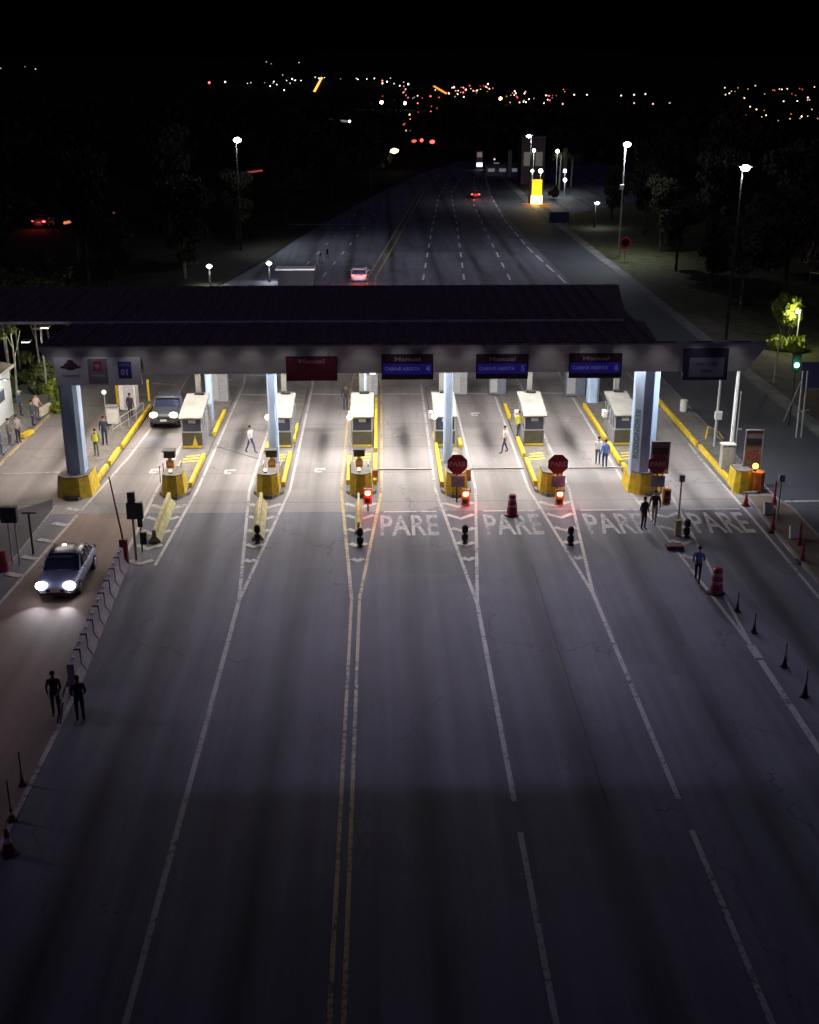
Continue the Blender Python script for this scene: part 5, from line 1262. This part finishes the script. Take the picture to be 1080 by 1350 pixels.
# ------------------------------------------------------------------ people
def seg_d(p, a, b_):
    ab = b_-a; t = max(0, min(1, (p-a).dot(ab)/max(1e-9, ab.dot(ab)))); return (p-(a+ab*t)).length
CL = {}
def cloth(c):
    k = 'cloth_%d_%d_%d' % tuple(int(v*100) for v in c)
    return mat(k, c, 0.85, var=0.15, scale=8, bump=0.1)
def person(px, py, facing, label, shirt, pants, hgt=1.72, skin=0, stride=0.0, arms=0.0, lean=0.0, sleeve=True, cap=None, vest=None, loc=None, zg=0.0, bend=0.0, hold=None, group=None):
    g = G(px, py, zg) if loc is None else Vector(loc)
    t = thing('person', label, 'person', (g.x, g.y, zg), facing, group); k = hgt/1.76; t.scale = (k, k, k)
    f = -1  # forward is -Y
    st = stride
    fy = lean
    V3 = Vector
    J = {'pel': V3((0, 0, 0.95)), 'sp': V3((0, f*fy*0.4, 1.14)), 'ch': V3((0, f*fy*0.8, 1.36)), 'nk': V3((0, f*fy, 1.49)), 'hd0': V3((0, f*(fy+0.015), 1.58)), 'hd1': V3((0, f*(fy+0.02), 1.67))}
    for s, sg in (('L', 1), ('R', -1)):
        ph = st*sg
        J['hip'+s] = V3((sg*0.095, 0, 0.90)); J['kn'+s] = V3((sg*0.10, f*ph*0.24-0.02, 0.49)); J['an'+s] = V3((sg*0.105, f*ph*0.42+0.02 if ph >= 0 else f*ph*0.5, 0.08+max(0, -ph)*0.06)); J['toe'+s] = J['an'+s]+V3((sg*0.02, f*0.17, -0.045))
        sw = -ph*0.5+arms
        J['sh'+s] = J['ch']+V3((sg*0.185, 0, 0.05))
        J['el'+s] = J['sh'+s]+V3((sg*0.06, f*sw*0.16+0.02, -0.28))
        fb = bend if bend else 0.12
        J['wr'+s] = J['el'+s]+V3((sg*(0.01-0.10*bend), f*(0.05+sw*0.14+fb*0.16), -0.245+0.14*bend))
        J['pm'+s] = J['wr'+s]+(J['wr'+s]-J['el'+s]).normalized()*0.07
    E_ = [('pel', 'sp'), ('sp', 'ch'), ('ch', 'nk'), ('nk', 'hd0'), ('hd0', 'hd1')]
    for s in 'LR': E_ += [('pel', 'hip'+s), ('hip'+s, 'kn'+s), ('kn'+s, 'an'+s), ('an'+s, 'toe'+s), ('ch', 'sh'+s), ('sh'+s, 'el'+s), ('el'+s, 'wr'+s), ('wr'+s, 'pm'+s)]
    RD = {'pel': (0.155, 0.115), 'sp': (0.14, 0.105), 'ch': (0.165, 0.115), 'nk': (0.058, 0.058), 'hd0': (0.075, 0.085), 'hd1': (0.085, 0.095), 'hip': (0.09, 0.095), 'kn': (0.06, 0.065), 'an': (0.042, 0.05), 'toe': (0.042, 0.03), 'sh': (0.066, 0.066), 'el': (0.047, 0.047), 'wr': (0.031, 0.031), 'pm': (0.034, 0.02)}
    names_ = list(J); me = bpy.data.meshes.new('body'); me.from_pydata([J[n] for n in names_], [(names_.index(a), names_.index(b_)) for a, b_ in E_], [])
    o = bpy.data.objects.new('body', me); COL.objects.link(o)
    sk = o.modifiers.new('skin', 'SKIN'); sk.use_smooth_shade = True
    for i, n in enumerate(names_):
        key = n if n in RD else n[:-1]
        me.skin_vertices[0].data[i].radius = RD[key]; me.skin_vertices[0].data[i].use_root = (n == 'pel')
    ss = o.modifiers.new('sub', 'SUBSURF'); ss.levels = 1
    dg = bpy.context.evaluated_depsgraph_get(); dg.update()
    m2 = bpy.data.meshes.new_from_object(o.evaluated_get(dg)); bpy.data.objects.remove(o); bpy.data.meshes.remove(me)
    bm = bmesh.new(); bm.from_mesh(m2); bpy.data.meshes.remove(m2)
    segs = [(a, b_, J[a], J[b_]) for a, b_ in E_]
    def slot(a, b_, p):
        if b_ in ('hd0', 'hd1'): return 0
        if b_ == 'nk': return 0 if p.z > J['nk'].z-0.02 else 1
        if b_[:-1] == 'pm': return 0
        if b_[:-1] == 'wr': return 1 if sleeve else 0
        if b_[:-1] in ('sh', 'el') or b_ in ('ch',): return 1
        if b_ == 'sp': return 1 if p.z > 0.97 else 2
        if b_[:-1] == 'toe': return 3
        return 2
    for fc in bm.faces:
        c = fc.calc_center_median(); best = min(segs, key=lambda q: seg_d(c, q[2], q[3])); fc.material_index = slot(best[0], best[1], c); fc.smooth = True
    # hands: four fingers and a thumb, curled; face: nose, ears
    for s, sg in (('L', 1), ('R', -1)):
        d = (J['wr'+s]-J['el'+s]).normalized(); fw = V3((0, f, 0)); sd = d.cross(V3((1, 0, 0))).normalized(); c = J['pm'+s]
        for q in range(4):
            a0 = c+sd*(q-1.5)*0.018+d*0.015; L = (0.036, 0.044, 0.041, 0.031)[q]
            a1 = a0+d*L+V3((-sg*0.008, 0, 0)); a2 = a1+d*L*0.7+V3((-sg*0.022, 0, 0))
            T(bm, a0, a1, 0.009, 0.008, 6, 0); T(bm, a1, a2, 0.008, 0.006, 6, 0)
        T(bm, J['wr'+s]+d*0.035+sd*0.02*(-1 if sd.y*f < 0 else 1), c+d*0.03+sd*0.05*(-1 if sd.y*f < 0 else 1), 0.010, 0.007, 6, 0)
    hc = J['hd1']
    S(bm, hc+V3((0, f*0.098, -0.035)), 0.016, (0.8, 1.2, 1.4), 1, 0)
    for sg in (-1, 1):
        S(bm, hc+V3((sg*0.086, 0.0, -0.03)), 0.022, (0.5, 0.8, 1.3), 1, 0); S(bm, hc+V3((sg*0.032, f*0.088, -0.012)), 0.009, (1.2, 0.6, 0.7), 1, 3)
    B(bm, hc.x, hc.y+f*0.09, hc.z-0.075, 0.04, 0.01, 0.008, mi=3)
    ob = obj('body', bm, [M_SKINS[skin], cloth(shirt), cloth(pants), M_SHOE], t)
    hb = bmesh.new(); S(hb, hc+V3((0, 0.018, 0.03)), 0.104, (0.92, 1.0, 0.85), 2)
    for v_ in hb.verts:
        if v_.co.y*f > (hc.y*f+0.055) and v_.co.z < hc.z+0.03: v_.co.y = (hc.y*f+0.05)*f
        if v_.co.z < hc.z-0.06: v_.co.z = hc.z-0.06
    if cap is None: obj('hair', hb, M_HAIR, t, smooth=True)
    else:
        B(hb, hc.x, hc.y+f*0.12, hc.z+0.05, 0.13, 0.1, 0.015); obj('cap', hb, cloth(cap), t, smooth=False)
    if vest:
        vb = bmesh.new()
        rings = [(0.96, 0.168, 0.125), (1.12, 0.160, 0.122), (1.3, 0.186, 0.138), (1.44, 0.17, 0.12)]
        rr = [[vb.verts.new((a_*math.cos(q*math.pi/8), b2*math.sin(q*math.pi/8)+f*fy*(z-0.95)/0.55, z)) for q in range(16)] for z, a_, b2 in rings]
        for A, Bq in zip(rr, rr[1:]):
            for q in range(16): vb.faces.new((A[q], A[(q+1) % 16], Bq[(q+1) % 16], Bq[q]))
        obj('vest', vb, mat('hi_vis_vest', vest, 0.7, var=0.1, emit=vest, es=0.05), t, smooth=True)
    return t
WH = (0.62, 0.62, 0.62); NV = (0.03, 0.035, 0.06); JN = (0.06, 0.09, 0.2); BK = (0.028, 0.024, 0.032); KH = (0.28, 0.25, 0.2)
person(331, 597, R(60), 'person in white shirt and blue jeans walking across the lane left of the second booth', WH, JN, 1.7, stride=0.65)
person(456, 541, R(170), 'person in dark clothes standing at the left side of the centre booth', BK, (0.05, 0.05, 0.06), 1.78, 1)
person(665, 597, R(-80), 'person in white shirt and dark trousers walking on the lane left of the fifth booth', WH, (0.05, 0.05, 0.09), 1.68, stride=0.5, sleeve=False)
person(684, 577, R(20), 'person in yellow vest on the island beside the fifth booth', (0.5, 0.5, 0.1), (0.06, 0.07, 0.1), 1.72, vest=(0.75, 0.7, 0.05), zg=0.17, bend=0.5)
person(710, 583, R(30), 'person in dark clothes at the right front corner of the fifth booth', BK, (0.05, 0.06, 0.08), 1.66, zg=0.17)
person(788, 611, R(-20), 'person in white shirt standing left of the man in blue', (0.6, 0.6, 0.62), (0.06, 0.07, 0.14), 1.62, bend=0.6)
person(797, 618, R(195), 'person in blue shirt standing beside the person in white at the right island', (0.08, 0.16, 0.42), (0.03, 0.04, 0.14), 1.75)
person(848, 698, R(30), 'person in black standing on the line below the big lettered column', BK, (0.04, 0.03, 0.04), 1.72, 1, bend=0.4)
person(862, 690, R(-30), 'person in dark top and pale trousers beside the orange signal box', BK, KH, 1.78, stride=0.4)
person(919, 768, R(160), 'person in bright blue shirt walking away toward the maroon barrel', (0.10, 0.17, 0.46), (0.03, 0.03, 0.05), 1.74, stride=0.9, bend=0.6, sleeve=False)
person(75, 943, R(5), 'dark figure with elbows out, left of the pair by the white barriers', BK, BK, 1.74, 1, bend=0.9, arms=0.4)
person(107, 951, R(200), 'dark figure in navy, right one of the pair at the end of the white barriers', (0.018, 0.016, 0.035), (0.02, 0.015, 0.03), 1.78, 1, bend=0.7)
person(139, 586, R(15), 'person in navy standing on the far left island behind the green vest', NV, (0.03, 0.035, 0.07), 1.78, zg=0.17)
person(128, 601, R(-10), 'person in green hi-vis vest standing on the far left island', (0.10, 0.22, 0.05), (0.12, 0.16, 0.12), 1.66, vest=(0.28, 0.42, 0.04), zg=0.17, bend=0.5)
person(173, 552, R(160), 'person in black coat in front of the tall pale kiosk', BK, BK, 1.72, 1, zg=0.17)
gp = 'people waiting on the left pavement'
person(3, 600, R(100), 'person in blue jeans at the left edge of the pavement group', (0.10, 0.12, 0.18), JN, 1.72, zg=0.05, group=gp)
person(14, 588, R(80), 'person in grey jacket, second from the left on the pavement', (0.12, 0.11, 0.12), (0.07, 0.07, 0.09), 1.74, zg=0.05, group=gp, bend=0.5)
person(25, 584, R(60), 'person in grey shirt and black trousers with arms folded beside the white wall', (0.30, 0.27, 0.27), BK, 1.78, zg=0.05, group=gp, bend=0.8)
person(28, 548, R(120), 'person in navy with a white cap near the building corner', (0.06, 0.09, 0.18), NV, 1.7, zg=0.05, group=gp, cap=(0.6, 0.6, 0.6))
person(44, 561, R(90), 'person in dark blue at the right of the pavement group', (0.05, 0.07, 0.1), (0.03, 0.04, 0.08), 1.68, zg=0.05, group=gp)
person(50, 554, R(60), 'person in pale pink shirt pointing at the right end of the pavement group', (0.55, 0.42, 0.40), (0.10, 0.09, 0.11), 1.8, zg=0.05, group=gp, bend=0.9, arms=0.6)

# ------------------------------------------------------------------ far forest and town lights
def forest():
    rd = random.Random(9); bm = bmesh.new()
    for i in range(900):
        y = 300+rd.random()**1.3*1300; x = rd.uniform(-1, 1)*(60+y*0.55)
        if abs(x-24) < 22 and y < 340: continue
        z = terrain(x, y); hh = rd.uniform(4, 8); rr = rd.uniform(4, 8)
        for k in range(14):
            a = rd.uniform(0, 6.28); q = Vector((x+rr*rd.random()*math.cos(a), y+rr*rd.random()*math.sin(a), z+rd.uniform(0.2, 1)*hh)); s = rd.uniform(1.0, 2.6)
            e = Euler((rd.uniform(0, 3), rd.uniform(0, 3), rd.uniform(0, 6))).to_matrix()
            bm.faces.new([bm.verts.new(q+e @ Vector(c)) for c in ((-s, 0, 0), (0, -s*0.7, 0), (s, 0, s*0.3), (0, s*0.6, 0))])
    o = obj('far_forest', bm, M_LEAF); tag(o, 'dark wooded land stretching to the town lights', 'forest', None, 'stuff')
forest()
sph = bmesh.new(); bmesh.ops.create_icosphere(sph, subdivisions=1, radius=1.0); me_s = bpy.data.meshes.new('town_light'); sph.to_mesh(me_s); sph.free()
LMAT = {}
def lm(kind, s):
    cols = {'w': (1.0, 0.84, 0.74), 'o': (1.0, 0.45, 0.12), 'r': (1.0, 0.10, 0.08), 'c': (0.8, 0.95, 0.95), 'y': (1.0, 0.8, 0.35), 'p': (1.0, 0.55, 0.45)}
    nm = 'town_lens_%s_%d' % (kind, int(s*10))
    return emat(nm, cols[kind], s)
GRP = {'w': 'white lights of the far town', 'o': 'orange lights of the far town', 'r': 'red lights of the far town', 'c': 'cool lights of the far town', 'y': 'yellowish lights of the far town', 'p': 'pinkish lights of the far town'}
WORD = {'w': 'white', 'o': 'orange', 'r': 'red', 'c': 'cool greenish white', 'y': 'yellowish', 'p': 'pinkish'}
pole_me = {}
def town_light(px, py, kind, s=3.0, r=1.0, label=None, wide=1.0):
    d = ray(px, py); d = d/d.y; y = 300.0; o0 = Vector((0, 0, CAM_H)); hit = None
    while y < 3400:
        p = o0+d*y
        if p.z <= terrain(p.x, p.y)+5: hit = p; break
        y *= 1.01
    if hit is None: hit = o0+d*2600
    rad = 1.2*r*max(0.35, hit.y/1500.0)
    t = thing('town_light', label or ('small distant %s lamp among the lights of the far town' % WORD[kind]), 'distant lamp', (hit.x, hit.y, terrain(hit.x, hit.y)), 0, None if label else GRP[kind])
    zt = hit.z-terrain(hit.x, hit.y)
    obj('pole', tube((0, 0, -0.5), (0, 0, max(zt, 0.3)), 0.12, 0.1, 4), M_DARK, t)
    key = (kind, int(s*10))
    if key not in LMAT:
        m_ = me_s.copy(); m_.materials.append(lm(kind, s)); LMAT[key] = m_
    o = bpy.data.objects.new('lens', LMAT[key]); COL.objects.link(o); o.parent = t; o.location = (0, 0, zt); o.scale = (rad*wide, rad, rad)
rd = random.Random(21)
def scatter(n, x0, x1, y0, y1, kinds_, s0=0.5, s1=3.5, r0=0.5, r1=0.9):
    for _ in range(n):
        k = rd.choice(kinds_); town_light(rd.uniform(x0, x1), rd.gauss((y0+y1)/2, (y1-y0)/3.6), k, rd.choice((0.6, 1.2, 2.4, 4.0, 6.0)), rd.uniform(r0, r1))
scatter(14, 355, 500, 99, 108, 'wcw', r0=.4, r1=.75); scatter(9, 322, 400, 105, 118, 'wcc', r0=.4, r1=.7); scatter(3, 350, 395, 81, 84, 'c', r0=.35, r1=.5)
scatter(12, 495, 545, 103, 122, 'wrpc'); scatter(10, 500, 570, 122, 136, 'wcrp'); scatter(26, 570, 680, 112, 132, 'oorpwp'); scatter(22, 680, 745, 118, 134, 'orpwp', r0=.4, r1=.8)
scatter(16, 590, 650, 112, 118, 'oopr', r0=.4, r1=.75); scatter(9, 530, 580, 125, 160, 'rrp'); scatter(26, 955, 1080, 114, 133, 'prwop', r0=.45, r1=.85); scatter(16, 980, 1080, 143, 157, 'oyrp', r0=.45, r1=.8)
for (x, y) in ((774, 125), (757, 125), (836, 125), (851, 124), (836, 136), (861, 137), (883, 136), (742, 137), (685, 135), (819, 126)): town_light(x, y, 'p' if y > 130 else 'w', 2.2, 0.85)
SP = [(276, 109, 'r', 4, 1.3, 'pinkish red lamp, leftmost of the far town lights', 1), (297, 108, 'c', 2.2, 1.0, 'cool lamp beside the leftmost pinkish town lamp', 1), (503, 135, 'y', 12, 2.0, 'large warm white lamp at the left of the road end', 1), (534, 136, 'c', 10, 1.7, 'large cool white lamp above the road end', 1), (660, 130, 'o', 9, 1.9, 'large orange lamp in the centre of the town lights', 1),
      (461, 160, 'w', 7, 1.3, 'white lamp at the end of a faintly lit strip left of the road end', 1), (520, 199, 'y', 4, 1.6, 'wide warm lamp low beside the far road', 1.8), (540, 151, 'y', 2.5, 1.0, 'small yellowish lamp just below the large cool lamp', 1),
      (556, 185, 'r', 3, 1.3, 'red lamp at the road end, left of three', 1), (546, 186, 'r', 1.5, 1.1, 'dim wide red lamp at the road end', 1.8), (570, 187, 'r', 3, 1.3, 'red lamp at the road end, right of three', 1.5), (535, 164, 'r', 1.2, 1.2, 'dim wide red lamp above the road end', 2.5), (538, 172, 'p', 1.2, 1.0, 'pale pink lamp above the road end', 2.5),
      (1, 90, 'w', .7, .6, 'faint lamp at the left edge of the sky line', 1), (47, 91, 'w', 1.2, .6, 'faint lamp left of all the town lights', 1), (33, 88, 'c', .4, .5, 'faintest lamp at the left of the sky line', 1), (52, 294, 'r', 3, 1.0, 'red lamp at the left of the dark left land', 1), (62, 295, 'r', 3, 1.0, 'red lamp right beside the other in the dark left land', 1),
      (305, 223, 'p', 2.2, .9, 'pale lamp below the left mast, left one', 1), (314, 223, 'w', 3.5, 1.0, 'pale lamp below the left mast, right one', 1), (652, 210, 'w', 1, .6, 'faint white lamp left of the far sheds', 1)]
for (x, y, k, s, r, lab, wd) in SP: town_light(x, y, k, s, r, lab, wd)
# lit slopes: an orange lit street climbing the hill, a pale lit strip, a red-orange light streak at far left; strip and streak are added glowing balls
def lit_wall(pa, pb, m_, h, label, z=0):
    def hit(p):
        d = ray(*p); d = d/d.y; y = 100.0
        while y < 3300:
            q = Vector((0, 0, CAM_H))+d*y
            if q.z <= terrain(q.x, q.y)+h/2: return q
            y *= 1.004
        return Vector((0, 0, CAM_H))+d*2600
    a = hit(pa); b_ = hit(pb); m2 = (a+b_)/2; d = b_-a
    t = thing('lit_row', label, 'lit street', (m2.x, m2.y, m2.z))
    n = 9
    for i in range(n):
        p = a.lerp(b_, i/(n-1))-m2; obj('row_glow_lens', ball((p.x, p.y, p.z), h), m_, t, smooth=True)
    return t
lit_wall((415, 120), (424, 103), emat('orange_street_lens', (1.0, 0.42, 0.08), 2.2), 1.6, 'row of orange street lamps climbing the far hill')
lit_wall((571, 113), (588, 123), emat('orange_street_lens2', (1.0, 0.4, 0.1), 1.2), 1.3, 'short row of orange street lamps near the centre of the town')
lit_wall((435, 158), (458, 160), emat('pale_strip_glow', (0.8, 0.85, 0.8), 0.25), 0.6, 'faint pale lit strip left of the road end, added as glowing balls')
lit_wall((86, 294), (118, 287), emat('ember_streak_glow', (1.0, 0.25, 0.08), 0.9), 0.28, 'red orange light streak in the dark left land, added as glowing balls')
lit_wall((120, 286), (150, 281), emat('ember_dim', (0.8, 0.15, 0.12), 0.18), 0.22, 'dim red end of the light streak in the left land, added glowing balls')
lit_wall((322, 228), (345, 225), emat('ember_dim2', (0.9, 0.15, 0.12), 0.3), 0.3, 'dim red row of lamps below the left mast')
